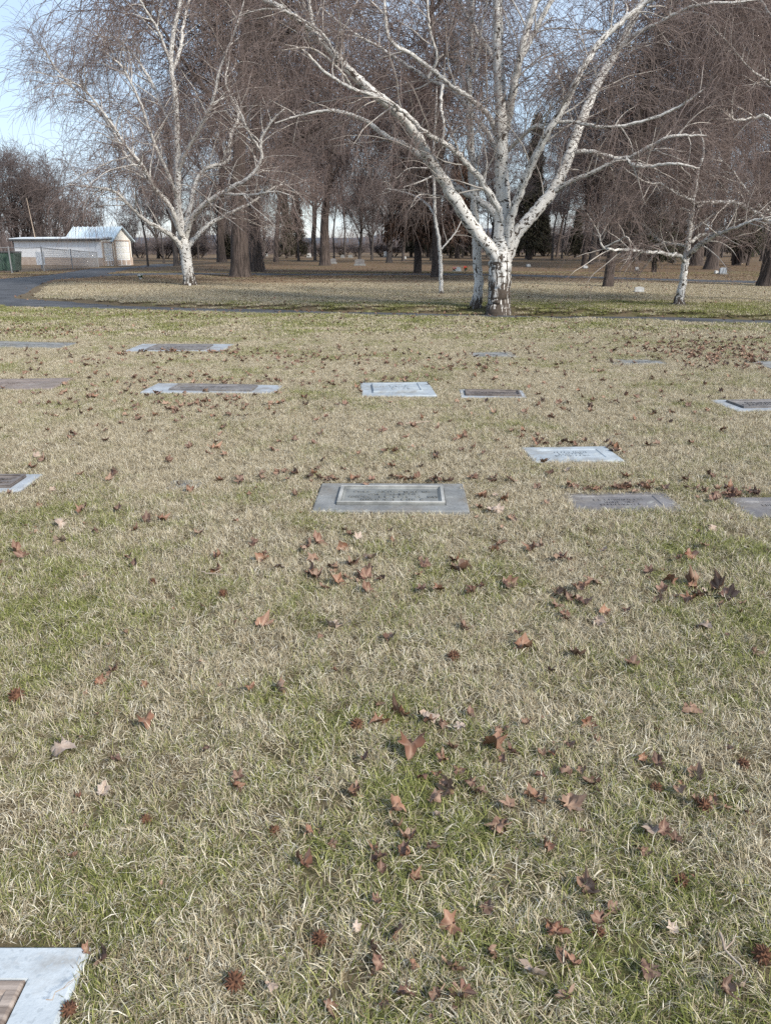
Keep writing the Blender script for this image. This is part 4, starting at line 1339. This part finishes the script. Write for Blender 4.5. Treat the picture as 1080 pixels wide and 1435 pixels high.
# bottom left: concrete border with brown plaque, mostly outside the view
c0 = ground(128, 1333)
w_, d_ = 0.80, 0.52
th_ = 0.0
e = empty('grave_marker', (c0[0] - w_ / 2, c0[1] - d_ / 2, 0), th_)
tag(e, 'pale concrete marker with streaked brown plaque in the bottom left corner', 'grave marker', 'flat grave markers set in the lawn')
RECTS.append((c0[0] - w_ / 2, c0[1] - d_ / 2, w_ / 2, d_ / 2, th_, 0.012))
link('border', frame_mesh('border', w_, d_, w_ - 0.19, d_ - 0.155, -0.1, 0.016, 0.004, M['concrete_pale']), e)
pl = link('plaque', frame_mesh('plaque', w_ - 0.20, d_ - 0.165, w_ - 0.25, d_ - 0.215, -0.01, 0.021, 0.015, M['bronze_brown'], 0.005), e)
lettering(pl, letter_mesh((w_ - 0.26) * 0.9, 0.22, [0.8, 0.95, 0.6], 0.005, 21, M['bronze_brown']), (0, 0, 0.0152))


# ------------------------------------------------------------------ small upright stones and flowers under the trees
def headstone(px, py, wpx, hpx, mat, label, tilt=0.0):
    p = ground(px, py)
    dp = depth_of(p)
    w, h = wpx / F * dp, hpx / F * dp
    e = empty('headstone', p, random.uniform(-0.2, 0.2))
    tag(e, label, 'headstone', 'small headstones under the trees')
    link('base', box_mesh('base', (-w * 0.62, -0.18, -0.05), (w * 0.62, 0.18, h * 0.25), M['concrete'], 0.012), e)
    bm = bmesh.new()
    n = 8
    prof = [(-w / 2, h * 0.25)] + [(-w / 2 + w * k / n, h * (0.86 + 0.14 * math.sin(math.pi * k / n))) for k in range(n + 1)] + [(w / 2, h * 0.25)]
    a = [bm.verts.new((x, -0.09, z)) for x, z in prof]
    b = [bm.verts.new((x, 0.09, z)) for x, z in prof]
    bm.faces.new(a)
    bm.faces.new(b[::-1])
    for i in range(len(a)):
        j = (i + 1) % len(a)
        bm.faces.new((a[j], a[i], b[i], b[j]))
    link('tablet', bm_mesh('tablet', bm, mat and M[mat]), e)


for a in [(895, 410, 12, 8, 'stone_white', 'white block headstone on the lawn left of the crooked birch'),
          (504, 372, 13, 9, 'granite_dark', 'broad grey headstone beyond the far lane, centre gap'),
          (467, 369, 8, 7, 'granite_dark', 'narrow grey headstone beside the broad one in the gap'),
          (640, 381, 11, 7, 'granite_pale', 'pale blue headstone between the young and slim birches'),
          (1012, 385, 9, 10, 'granite', 'stepped grey headstone right of the crooked birch'),
          (1003, 384, 4, 5, 'stone_white', 'tiny white stone touching the stepped grey headstone'),
          (540, 360, 5, 8, 'stone_white', 'small white upright stone far off left of the rusty evergreen'),
          (433, 361, 6, 6, 'stone_white', 'small white stone far off at the weeping curtain, left one'),
          (442, 359, 5, 6, 'stone_white', 'small white stone far off at the weeping curtain, right one'),
          (373, 359, 4, 6, 'stone_white', 'small white stone right beside the massive twin trunks'),
          (566, 363, 6, 4, 'stone_white', 'low pale stone under the rusty evergreen'),
          (480, 361, 5, 4, 'concrete', 'low grey far stone, left of a similar pair'),
          (491, 361, 6, 4, 'concrete', 'low grey far stone, right of a similar pair'),
          (740, 374, 5, 4, 'stone_white', 'low white stone right of the largest birch trunk'),
          (892, 379, 4, 5, 'stone_white', 'small white stone under the dark round shrub'),
          (820, 376, 6, 4, 'stone_white', 'low pale stone left of the straight dark brown trunk')]:
    headstone(*a)


def flowers(px, py, wpx, label, mat='flower'):
    p = ground(px, py)
    w = wpx / F * depth_of(p)
    e = empty('flower_pot', p)
    tag(e, label, 'flowers', 'grave flowers')
    bm = bmesh.new()
    bmesh.ops.create_cone(bm, cap_ends=True, segments=10, radius1=w * 0.22, radius2=w * 0.32, depth=w * 0.5, matrix=Matrix.Translation((0, 0, w * 0.25)))
    link('pot', bm_mesh('pot', bm, M['stone_white'] if mat == 'flower_w' else M['dark_trim']), e)
    r = random.Random(px)
    for nm, mt, n_, z0 in (('leaves', 'flower_leaf', 40, 0.55), ('blooms', 'flower' if mat == 'flower' else 'stone_white', 26, 0.8)):
        bm = bmesh.new()
        for _ in range(n_):
            c = Vector((r.gauss(0, w * 0.22), r.gauss(0, w * 0.22), w * (z0 + r.uniform(-0.15, 0.3))))
            bmesh.ops.create_icosphere(bm, subdivisions=1, radius=w * r.uniform(0.08, 0.14), matrix=Matrix.Translation(c))
        link(nm, bm_mesh(nm, bm, M[mt]), e)


flowers(637, 381, 6, 'red flowers in front of the pale blue headstone')
flowers(652, 380, 6, 'red flowers touching the slim birch stem, right of the pale headstone')
flowers(197, 392, 7, 'small white and rust flowers alone on the lawn left of birch', 'flower_w')

# ------------------------------------------------------------------ leaves, seed balls, sticks
def leaf_mesh(seed, mat, curl):
    r = random.Random(seed)
    n = 20
    th = [-math.pi / 2 + 2 * math.pi * k / n for k in range(n)]
    lobes = [math.pi / 2, math.pi / 2 + 0.95, math.pi / 2 - 0.95, math.pi / 2 + 1.95, math.pi / 2 - 1.95]
    wid = 0.33
    verts, vein = [(0, 0.0, 0)], [1.0]
    out = []
    for a in th:
        best = 0.44
        for i, l in enumerate(lobes):
            dlt = abs((a - l + math.pi) % (2 * math.pi) - math.pi)
            best = max(best, (1.0, 0.88, 0.88, 0.62, 0.62)[i] * max(0, 1 - (dlt / 0.74) ** 1.35))
        if abs((a + math.pi / 2 + math.pi) % (2 * math.pi) - math.pi) < 0.1:
            best = 0.12
        out.append(best * r.uniform(0.66, 1.12))
    for k, a in enumerate(th):
        verts.append((0.5 * out[k] * math.cos(a), 0.5 * out[k] * math.sin(a), 0))
        vein.append(1.0 if out[k] > 0.7 else 0.1)
    for k, a in enumerate(th):
        verts.append((out[k] * math.cos(a), out[k] * math.sin(a), 0))
        vein.append(0.5 if out[k] > 0.7 else 0.0)
    tris = [(0, 1 + k, 1 + (k + 1) % n) for k in range(n)]
    quads = [(1 + k, 1 + n + k, 1 + n + (k + 1) % n, 1 + (k + 1) % n) for k in range(n)]
    # stalk
    b = len(verts)
    sl = r.uniform(0.4, 0.8)
    verts += [(-0.02, -0.05, 0.0), (0.02, -0.05, 0.0), (0.12, -0.05 - sl * 0.5, 0.03), (0.15, -0.05 - sl * 0.5, 0.05), (0.3, -0.05 - sl, 0.1), (0.32, -0.05 - sl, 0.12)]
    vein += [1.0] * 6
    quads += [(b, b + 1, b + 3, b + 2), (b + 2, b + 3, b + 5, b + 4)]
    V = np.array(verts) * 0.05
    # dry curl: roll about a slanted axis, cup, crumple
    ax = r.uniform(0, math.pi)
    ca, sn = math.cos(ax), math.sin(ax)
    u = V[:, 0] * ca + V[:, 1] * sn
    v = -V[:, 0] * sn + V[:, 1] * ca
    k = curl / 0.05
    kk = max(abs(k), 1e-3) * (1 if r.random() < 0.8 else -1)
    nu = np.sin(u * kk) / kk
    nz = (1 - np.cos(u * kk)) / kk
    k2 = r.uniform(-0.6, 1.0) * curl / 0.05 * 0.6
    nz = nz + 0.5 * k2 * v * v + r.uniform(0.1, 0.55) * np.abs(V[:, 0]) * (1 if r.random() < 0.7 else -0.6)
    V2 = np.stack([nu * ca - v * sn, nu * sn + v * ca, nz], 1)
    V2[:, 2] += np.array([r.gauss(0, 0.0055) for _ in range(len(V2))])
    V2[:, 2] -= np.percentile(V2[:, 2], 15)
    return raw_mesh('leaf', V2, quads, tris, M[mat], {'vein': np.array(vein)}, True)


LEAF = {}
for mat, curls in (('leaf', (1.5, 1.9, 2.3, 2.6, 3.0, 1.2)), ('leaf_pale', (0.4, 0.9, 1.7)), ('leaf_dark', (1.5, 2.1, 2.8)), ('leaf_red', (1.3, 1.9, 2.5))):
    LEAF[mat] = [leaf_mesh(100 + i * 7 + len(mat), mat, c) for i, c in enumerate(curls)]


def gum_mesh(seed):
    r = random.Random(seed)
    bm = bmesh.new()
    bmesh.ops.create_icosphere(bm, subdivisions=2, radius=0.0125)
    n = 46
    for k in range(n):
        z = 1 - 2 * (k + 0.5) / n
        a = k * 2.39996 + r.uniform(-0.2, 0.2)
        d = Vector((math.sqrt(1 - z * z) * math.cos(a), math.sqrt(1 - z * z) * math.sin(a), z))
        q = d.to_track_quat('Z', 'Y').to_matrix().to_4x4()
        bmesh.ops.create_cone(bm, cap_ends=False, segments=4, radius1=0.0038, radius2=0.0004, depth=r.uniform(0.009, 0.014), matrix=Matrix.Translation(d * 0.016) @ q)
    return bm_mesh('gum', bm, M['gum'])


GUM = [gum_mesh(1), gum_mesh(2)]


def zone(px, py):
    side = 'left' if px < 380 else 'middle' if px < 700 else 'right'
    if py < 660:
        return {'left': 'behind the tiny pale marker', 'middle': 'behind the middle bronze plaque marker', 'right': 'around the askew pale marker'}[side]
    if py < 860:
        return {'left': 'left of the middle bronze plaque marker', 'middle': 'just before the middle bronze plaque marker', 'right': 'before the dark worn right marker'}[side]
    if py < 1090:
        return {'left': 'in the greener patch at left', 'middle': 'in the mid foreground', 'right': 'in the right foreground'}[side]
    return {'left': 'near the bottom left marker', 'middle': 'at the bottom middle', 'right': 'in the bottom right corner'}[side]


leaf_pts = []


def fallen_leaf(px, py, size, mat, rng_, label=None, var=None):
    p = ground(px, py)
    ms = LEAF[mat]
    me = ms[var if var is not None else rng_.randrange(len(ms))]
    o = bpy.data.objects.new('fallen_leaf', me)
    COL.objects.link(o)
    s = size / F * depth_of(p) / 0.070
    s = min(max(s, 0.35), 1.5)
    o.location = (p[0], p[1], p[2] + rng_.uniform(0.015, 0.030))
    o.rotation_euler = (rng_.gauss(0, 0.42), rng_.gauss(0, 0.42), rng_.uniform(0, 6.28))
    o.scale = (s, s, s)
    word = {'leaf': 'brown dry', 'leaf_pale': 'pale tan', 'leaf_dark': 'dark brown', 'leaf_red': 'rusty orange'}[mat]
    z = zone(px, py)
    tag(o, label or f'{word} fallen leaf on grass {z}', 'leaf', None if label else f'{word} fallen leaves {z}')
    leaf_pts.append((px, py))
    return o


lr_ = random.Random(3)
B_, P_, D_, R_ = 'leaf', 'leaf_pale', 'leaf_dark', 'leaf_red'
traced = [(88, 765, 22, P_), (25, 778, 26, D_), (135, 750, 16, B_), (188, 797, 14, D_), (445, 765, 24, D_), (482, 773, 20, R_), (305, 787, 15, R_), (307, 807, 18, R_),
          (367, 882, 28, B_), (435, 810, 24, D_), (493, 797, 36, D_), (520, 790, 22, P_), (505, 815, 24, D_), (160, 946, 24, D_), (140, 963, 18, B_), (203, 968, 12, R_),
          (205, 1023, 24, R_), (160, 1073, 18, D_), (350, 973, 16, R_), (390, 973, 24, B_), (530, 1021, 26, R_), (290, 1060, 14, D_), (545, 905, 20, B_), (645, 805, 32, B_),
          (590, 835, 16, D_), (700, 770, 18, B_), (710, 825, 24, D_), (660, 835, 22, D_), (693, 775, 22, B_), (757, 770, 18, D_), (785, 788, 26, D_), (845, 778, 14, P_),
          (780, 835, 20, B_), (795, 845, 24, D_), (830, 822, 26, B_), (650, 887, 24, B_), (837, 876, 22, P_), (730, 912, 30, R_), (805, 923, 26, D_), (885, 940, 22, B_),
          (770, 950, 18, D_), (1055, 920, 24, D_), (1005, 830, 30, B_), (1015, 842, 36, D_), (970, 825, 30, B_), (985, 770, 20, B_), (995, 745, 14, P_), (920, 848, 18, B_),
          (965, 785, 22, B_), (560, 1008, 32, R_), (598, 1012, 28, P_), (620, 1022, 18, B_), (645, 1030, 16, P_), (575, 1060, 38, R_), (635, 1055, 18, B_), (690, 1055, 38, R_),
          (715, 1060, 22, D_), (825, 1022, 26, R_), (965, 1003, 28, B_), (920, 1078, 24, D_), (757, 1095, 18, D_), (145, 1118, 22, P_), (110, 1128, 14, R_), (105, 1212, 14, D_),
          (330, 1110, 22, R_), (335, 1098, 18, D_), (500, 1117, 24, D_), (450, 1170, 16, D_), (433, 1178, 16, R_), (425, 1222, 32, R_), (120, 1340, 18, B_), (380, 1398, 18, P_),
          (462, 1420, 30, B_), (498, 1310, 16, P_), (590, 1100, 22, B_), (630, 1118, 34, B_), (672, 1120, 24, B_), (745, 1128, 24, R_), (612, 1153, 16, P_), (555, 1168, 24, B_),
          (562, 1205, 22, D_), (580, 1238, 20, R_), (702, 1168, 34, B_), (765, 1197, 24, R_), (975, 1095, 26, B_), (680, 1283, 22, D_), (855, 1283, 20, B_), (972, 1236, 10, R_),
          (942, 1313, 20, P_), (690, 1348, 26, B_), (785, 1350, 30, B_), (580, 1365, 15, R_), (612, 1405, 24, B_), (795, 1408, 26, D_), (1010, 1400, 30, B_), (1032, 1395, 22, P_),
          (600, 1020, 20, D_), (660, 1108, 20, D_), (830, 1250, 16, D_), (440, 790, 20, B_), (470, 805, 18, B_), (515, 805, 22, D_), (55, 712, 14, R_), (205, 735, 22, D_), (300, 632, 20, R_)]
for px, py, s, m in traced:
    fallen_leaf(px, py, s * 1.12, m, lr_)
fallen_leaf(88, 1055, 42, P_, lr_, 'large pale grey lobed leaf lying flat at the left', 0)
fallen_leaf(470, 885, 34, P_, lr_, 'pale tan star shaped leaf before the middle bronze plaque', 1)
fallen_leaf(820, 1256, 44, B_, lr_, 'long pinkish rolled leaf alone in the bottom right lawn', 4)
fallen_leaf(912, 1176, 38, P_, lr_, 'pale curled leaf with dark hollow at lower right', 2)
fallen_leaf(745, 1378, 40, P_, lr_, 'pale twisted leaf near the bottom edge, right of centre', 2)
fallen_leaf(645, 1398, 46, D_, lr_, 'large folded dark brown leaf at the bottom edge centre', 1)
fallen_leaf(795, 1138, 42, B_, lr_, 'tan pointed curled leaf leaning on others right of centre', 2)
fallen_leaf(148, 1348, 40, B_, lr_, 'brown boat shaped leaf at the corner of bottom left marker', 3)
fallen_leaf(903, 1368, 36, D_, lr_, 'dark wide leaf near the bottom edge at right', 0)
# smaller leaves scattered farther up the lawn, in drifts
drift = [(640, 1075, 90, 45, 16), (740, 1150, 110, 45, 12), (900, 1110, 90, 60, 8), (620, 1360, 120, 40, 8), (880, 1330, 100, 60, 6), (560, 1200, 60, 30, 5), (490, 800, 60, 26, 14), (280, 572, 42, 12, 14), (1000, 832, 70, 30, 14), (800, 842, 60, 22, 10), (640, 812, 46, 16, 8), (690, 700, 22, 22, 9), (560, 672, 90, 6, 9),
         (900, 690, 60, 8, 9), (860, 640, 16, 10, 7), (1010, 695, 26, 9, 9), (750, 600, 160, 26, 14), (200, 610, 160, 36, 18), (120, 700, 110, 26, 12), (600, 600, 120, 30, 12),
         (950, 760, 120, 40, 14), (330, 760, 120, 50, 10), (740, 780, 90, 30, 10)]
n_traced = len(leaf_pts)
for (mx, my, sx, sy, n_) in drift:
    for _ in range(n_):
        if len(leaf_pts) >= 298:
            break
        px, py = lr_.gauss(mx, sx), lr_.gauss(my, sy)
        if not (2 < px < 1078 and py > 555):
            continue
        p = ground(px, py)
        if any(abs(p[0] - r[0]) < r[2] and abs(p[1] - r[1]) < r[3] for r in RECTS) and lr_.random() < 0.85:
            continue
        near_ = py > 930
        fallen_leaf(px, py, (lr_.uniform(0.032, 0.058) if near_ else lr_.uniform(0.04, 0.085)) / depth_of(p) * F, lr_.choice([B_, D_, D_, B_, D_, R_, B_] if near_ else [B_, B_, D_, D_, R_, P_, D_]), lr_)

for i, (px, py, s) in enumerate([(25, 985, 26), (635, 928, 20), (500, 1024, 22), (205, 1156, 18), (448, 1326, 28), (330, 1388, 34), (98, 1424, 26), (918, 1112, 20), (985, 1138, 24),
                                 (952, 1243, 24), (838, 1316, 20), (1066, 1350, 32), (1040, 1078, 20), (313, 838, 15), (215, 820, 12), (385, 1172, 14)]):
    p = ground(px, py)
    o = bpy.data.objects.new('seed_ball', GUM[i % 2])
    COL.objects.link(o)
    s_ = min(1.35, max(0.8, s / F * depth_of(p) / 0.044))
    o.scale = (s_,) * 3
    o.location = (p[0], p[1], p[2] + 0.020 * s_)
    o.rotation_euler = (i, i * 2.1, i * 0.7)
    lab = {0: 'larger spiky brown seed ball at the left edge of lawn', 4: 'spiky seed ball lowest but one left of centre', 5: 'largest spiky seed ball near the bottom edge left of centre',
           6: 'rusty seed ball touching the bottom left marker corner', 11: 'spiky seed ball at the right edge, bottom corner', 9: 'dark spiky seed ball above a small orange leaf, lower right',
           8: 'dark spiky seed ball by two others, right foreground'}.get(i)
    tag(o, lab or f'spiky brown seed ball on grass {zone(px, py)}', 'seed ball', 'spiky seed balls on the lawn')

for i, (a, b, r_, lab) in enumerate([((1003, 1330), (1042, 1388), 0.0035, 'bent dead stick in the bottom right lawn'), ((568, 600), (606, 596), 0.006, 'short pale stick lying behind the middle bronze plaque'),
                                     ((282, 812), (318, 818), 0.003, 'thin grey stick in the green patch left of centre'), ((68, 1425), (112, 1385), 0.0012, 'thin dry stem lying across the bottom left marker')]):
    p, q = ground(*a), ground(*b)
    P = np.linspace(0, 1, 8)[None, :, None] * (q - p)[None, None] + RNG.normal(size=(1, 8, 3)) * np.array([0.004, 0.004, 0.002])
    P[..., 2] += 0.038
    g_ = Geo()
    g_.tubes(P, np.linspace(r_, r_ * 0.5, 8)[None], 6)
    side = P[0, 3] + np.array([[0, 0, 0], [0.02, 0.012, 0.008], [0.035, 0.03, 0.01]]) * (0.4 if i == 3 else 1)
    g_.tubes(side[None], np.array([[r_ * 0.6, r_ * 0.45, r_ * 0.3]]), 5)
    o = link('stick', g_.mesh('stick', M['stick'], (0, 0, 0), True, False))
    o.location = p
    tag(o, lab, 'stick')


# ------------------------------------------------------------------ grass and leaf litter (scattered, uncountable)
def blades(seed, n, size, square=True, lmin=0.026, lmax=0.062, wid=1.0):
    rng = np.random.default_rng(seed)
    if square:
        xy = rng.uniform(-size / 2, size / 2, (n, 2))
    else:
        a = rng.uniform(0, 6.28, n)
        r = size / 2 * np.sqrt(rng.random(n))
        xy = np.stack([r * np.cos(a), r * np.sin(a)], 1)
    # blades grow in little tufts that share a lean
    nt = max(4, n // 20)
    tc = rng.uniform(-size / 2, size / 2, (nt, 2))
    tid = rng.integers(0, nt, n)
    k = rng.random(n) < 0.74
    if square:
        xy[k] = tc[tid[k]] + rng.normal(size=(k.sum(), 2)) * 0.0085
    tint = rng.random(n)
    straw = tint > 0.45
    phi = np.where(straw, rng.normal(math.radians(63), math.radians(17), n), rng.normal(math.radians(36), math.radians(16), n))
    phi = np.clip(phi, 0.05, 1.52)
    ta = rng.uniform(0, 6.28, nt)
    az = np.where(k, ta[tid] + rng.normal(size=n) * 0.7, rng.uniform(0, 6.28, n))
    L_ = rng.uniform(lmin, lmax, n) * np.where(straw, 0.95, 1.0)
    w = rng.uniform(0.0009, 0.0017, n) * wid
    bend = rng.normal(0.45, 0.35, n)
    daz = rng.normal(0, 0.35, n)

    def dirv(p, a):
        return np.stack([np.sin(p) * np.cos(a), np.sin(p) * np.sin(a), np.cos(p)], 1)
    z0 = np.where(straw, rng.uniform(0, 0.014, n), 0.0)
    r0 = np.column_stack([xy, z0 - 0.003])
    m = r0 + dirv(phi, az) * (L_ * 0.5)[:, None]
    p2 = np.clip(phi + bend, 0, 1.85)
    tp = m + dirv(p2, az + daz) * (L_ * 0.5)[:, None]
    tp[:, 2] = np.maximum(tp[:, 2], 0.002)
    sd = np.stack([-np.sin(az), np.cos(az), np.zeros(n)], 1)
    sd = unit(sd + rng.normal(size=(n, 3)) * 0.3) * w[:, None]
    V = np.stack([r0 - sd, r0 + sd, m + sd * 0.9, m - sd * 0.9, tp], 1).reshape(-1, 3)
    b = np.arange(n) * 5
    shade = np.clip(rng.normal(0.52, 0.32, n), 0, 1)
    return raw_mesh('grass_patch', V, np.stack([b, b + 1, b + 2, b + 3], 1), np.stack([b + 3, b + 2, b + 4], 1), M['grass'],
                    {'tint': np.repeat(tint, 5), 'shade': np.repeat(shade, 5)})


def scatter(name, pts, rot, scl, idx, sources):
    src = bpy.data.collections.new(name + '_sources')
    for i, me in enumerate(sources):
        o = bpy.data.objects.new(f'{name}_piece_{i:02d}', me)
        src.objects.link(o)
    me = bpy.data.meshes.new(name)
    me.vertices.add(len(pts))
    me.vertices.foreach_set('co', np.asarray(pts, np.float32).ravel())
    a = me.attributes.new('rot', 'FLOAT_VECTOR', 'POINT')
    a.data.foreach_set('vector', np.asarray(rot, np.float32).ravel())
    a = me.attributes.new('scl', 'FLOAT', 'POINT')
    a.data.foreach_set('value', np.asarray(scl, np.float32))
    a = me.attributes.new('idx', 'INT', 'POINT')
    a.data.foreach_set('value', np.asarray(idx, np.int32))
    o = link(name, me)
    ng = bpy.data.node_groups.new(name + '_scatter', 'GeometryNodeTree')
    ng.interface.new_socket('Geometry', in_out='INPUT', socket_type='NodeSocketGeometry')
    ng.interface.new_socket('Geometry', in_out='OUTPUT', socket_type='NodeSocketGeometry')
    N, Lk = ng.nodes, ng.links
    gi, go = N.new('NodeGroupInput'), N.new('NodeGroupOutput')
    iop = N.new('GeometryNodeInstanceOnPoints')
    ci = N.new('GeometryNodeCollectionInfo')
    ci.inputs['Collection'].default_value = src
    ci.inputs['Separate Children'].default_value = True
    ci.inputs['Reset Children'].default_value = True

    def named(nm, dt):
        nd = N.new('GeometryNodeInputNamedAttribute')
        nd.data_type = dt
        nd.inputs['Name'].default_value = nm
        return nd.outputs['Attribute']
    e2r = N.new('FunctionNodeEulerToRotation')
    Lk.new(named('rot', 'FLOAT_VECTOR'), e2r.inputs[0])
    Lk.new(gi.outputs[0], iop.inputs['Points'])
    Lk.new(ci.outputs[0], iop.inputs['Instance'])
    iop.inputs['Pick Instance'].default_value = True
    Lk.new(named('idx', 'INT'), iop.inputs['Instance Index'])
    Lk.new(e2r.outputs[0], iop.inputs['Rotation'])
    Lk.new(named('scl', 'FLOAT'), iop.inputs['Scale'])
    Lk.new(iop.outputs[0], go.inputs[0])
    md = o.modifiers.new('scatter', 'NODES')
    md.node_group = ng
    return o


def rect_dist(x, y):
    """signed distance to the nearest marker edge, minus that marker's clearance"""
    D = np.full(np.shape(x), 1e9)
    for cx_, cy_, hw, hd, th, cl in RECTS:
        dx, dy = x - cx_, y - cy_
        u = dx * math.cos(th) + dy * math.sin(th)
        v = -dx * math.sin(th) + dy * math.cos(th)
        qx, qy = np.abs(u) - hw, np.abs(v) - hd
        d = np.hypot(np.maximum(qx, 0), np.maximum(qy, 0)) + np.minimum(np.maximum(qx, qy), 0)
        D = np.minimum(D, d - cl)
    return D


TRUNKS = [(B0, 0.42), (B1, 0.2), (B2, 0.08), (B3, 0.38), (B4, 0.25)]


def trunk_clear(x, y):
    ok = np.ones(np.shape(x), bool)
    for b, r in TRUNKS:
        ok &= np.hypot(x - b[0], y - b[1]) > r
    return ok


NBIG, NFAR, NTUFT = 10, 5, 6
sources = [blades(200 + i, 2300, 0.30, True, 0.018, 0.056, 0.62) for i in range(NBIG)] + [blades(300 + i, 1500, 0.50, True, 0.03, 0.065, 2.0) for i in range(NFAR)] + \
          [blades(400 + i, 120, 0.085, False, 0.018, 0.050, 0.62) for i in range(NTUFT)] + \
          [blades(500 + i, 80, 0.10, False, 0.032, 0.068, 0.65) for i in range(4)]
pts, rots, scls, idxs = [], [], [], []


def grid(y0, y1, c):
    ys_ = np.arange(y0, y1, c)
    xs_ = np.arange(-30, 30, c)
    X_, Y_ = np.meshgrid(xs_, ys_)
    X_ = X_ + RNG.uniform(-0.17, 0.17, X_.shape) * c
    Y_ = Y_ + RNG.uniform(-0.17, 0.17, Y_.shape) * c
    k_ = np.abs(X_) < 0.60 * Y_ + 1.6
    return X_[k_], Y_[k_]


def put(x, y, lo, n_, smin, smax, z=0.0):
    m = len(x)
    pts.append(np.column_stack([x, y, terrain(x, y) + z]))
    rots.append(np.column_stack([np.zeros(m), np.zeros(m), RNG.uniform(0, 6.28, m)]))
    scls.append(RNG.uniform(smin, smax, m))
    idxs.append(RNG.integers(lo, lo + n_, m))


x, y = grid(0.35, 13.0, 0.215)
rd = rect_dist(x, y)
k = rd > 0.20
put(x[k], y[k], 0, NBIG, 0.85, 1.15)
# around the stones: small tufts, so that grass stops at their edges
x, y = grid(0.35, 13.0, 0.042)
rd = rect_dist(x, y)
k = (rd <= 0.25) & (rd > 0.004)
put(x[k], y[k], NBIG + NFAR, NTUFT, 0.75, 1.15)
y = 0.5 + 8.5 * RNG.random(2600) ** 0.8
x = RNG.uniform(-1, 1, 2600) * (0.6 * y + 0.6)
k = (rect_dist(x, y) > 0.03) & (np.sin(x * 3.1 + 1.3 * np.sin(y * 2.3)) + np.sin(y * 2.7 + x) > -0.3)
put(x[k], y[k], NBIG + NFAR + NTUFT, 4, 0.7, 1.15)
x, y = grid(13.0, 46.0, 0.37)
k = (rect_dist(x, y) > 0.2) & road_clear(x, y, 0.16) & trunk_clear(x, y)
put(x[k], y[k], NBIG, NFAR, 0.85, 1.15)
g_ = scatter('grass', np.concatenate(pts), np.concatenate(rots), np.concatenate(scls), np.concatenate(idxs), sources)
tag(g_, 'short half dead straw and green lawn grass', 'grass', kind='stuff')

# leaf litter too fine to count
hot = [(985, 492, 70, 9, 330), (1030, 505, 40, 7, 120), (420, 503, 60, 7, 70), (260, 494, 60, 3, 90), (300, 570, 60, 10, 40), (640, 505, 80, 10, 70), (330, 440, 260, 4, 260), (50, 465, 60, 6, 120),
       (900, 470, 120, 8, 100), (160, 555, 120, 16, 60), (560, 500, 260, 30, 170), (250, 520, 200, 30, 110), (860, 560, 150, 30, 70), (90, 500, 90, 20, 60), (540, 580, 400, 50, 90), (540, 700, 400, 60, 50),
       (560, 450, 400, 8, 150), (300, 538, 90, 2, 45), (560, 534, 40, 1.5, 14), (790, 626, 60, 2, 16), (870, 689, 60, 2, 22), (1050, 697, 30, 2, 16), (550, 677, 90, 2, 20)]
lx, ly = [], []
for mx, my, sx, sy, n_ in hot:
    for _ in range(n_):
        px, py = RNG.normal(mx, sx), RNG.normal(my, sy)
        if -40 < px < 1120 and py > 425:
            p = ground(px, py)
            lx.append(p[0])
            ly.append(p[1])
yy = RNG.uniform(19, 62, 15000)
xx = RNG.uniform(-1, 1, 15000) * (0.6 * yy + 2)
dens = 0.10 + 0.9 * np.exp(-((yy - 39) / 5.5) ** 2) + 0.35 * smooth(44, 50, yy)
k = (RNG.random(len(yy)) < dens) & (road_clear(xx, yy, -0.6))
lx = np.concatenate([lx, xx[k]])
ly = np.concatenate([ly, yy[k]])
k = (rect_dist(lx, ly) > -0.03) & trunk_clear(lx, ly)
lx, ly = lx[k], ly[k]
m = len(lx)
# crumbled fragments lodged in the near turf
fy = 0.8 + 9.0 * RNG.random(2600) ** 0.75
fx = RNG.uniform(-1, 1, 2600) * (0.58 * fy + 0.5)
kf = (rect_dist(fx, fy) > 0.0) & (np.sin(fx * 2.1 + 2 * np.sin(fy * 1.7)) + np.sin(fy * 2.9 - fx * 1.3) + RNG.normal(0, 0.8, 2600) > 0.2)
fx, fy = fx[kf], fy[kf]
lsrc = LEAF['leaf'] + LEAF['leaf_dark'] + LEAF['leaf_red'][:1]
nf = len(fx)
lx, ly = np.concatenate([lx, fx]), np.concatenate([ly, fy])
big_ = np.concatenate([np.ones(m), RNG.uniform(0.16, 0.42, nf)])
lz_ = np.concatenate([RNG.uniform(0.018, 0.035, m), RNG.uniform(0.008, 0.026, nf)])
m = m + nf
o = scatter('leaf_litter', np.column_stack([lx, ly, terrain(lx, ly) + lz_]), np.column_stack([RNG.normal(0, 0.35, m), RNG.normal(0, 0.35, m), RNG.uniform(0, 6.28, m)]),
            RNG.uniform(0.6, 1.15, m) * np.where(ly > 19, 1.15, 1.0) * big_, RNG.integers(0, len(lsrc), m), lsrc)
tag(o, 'drifts of small brown fallen leaves across the lawn', 'leaf litter', kind='stuff')
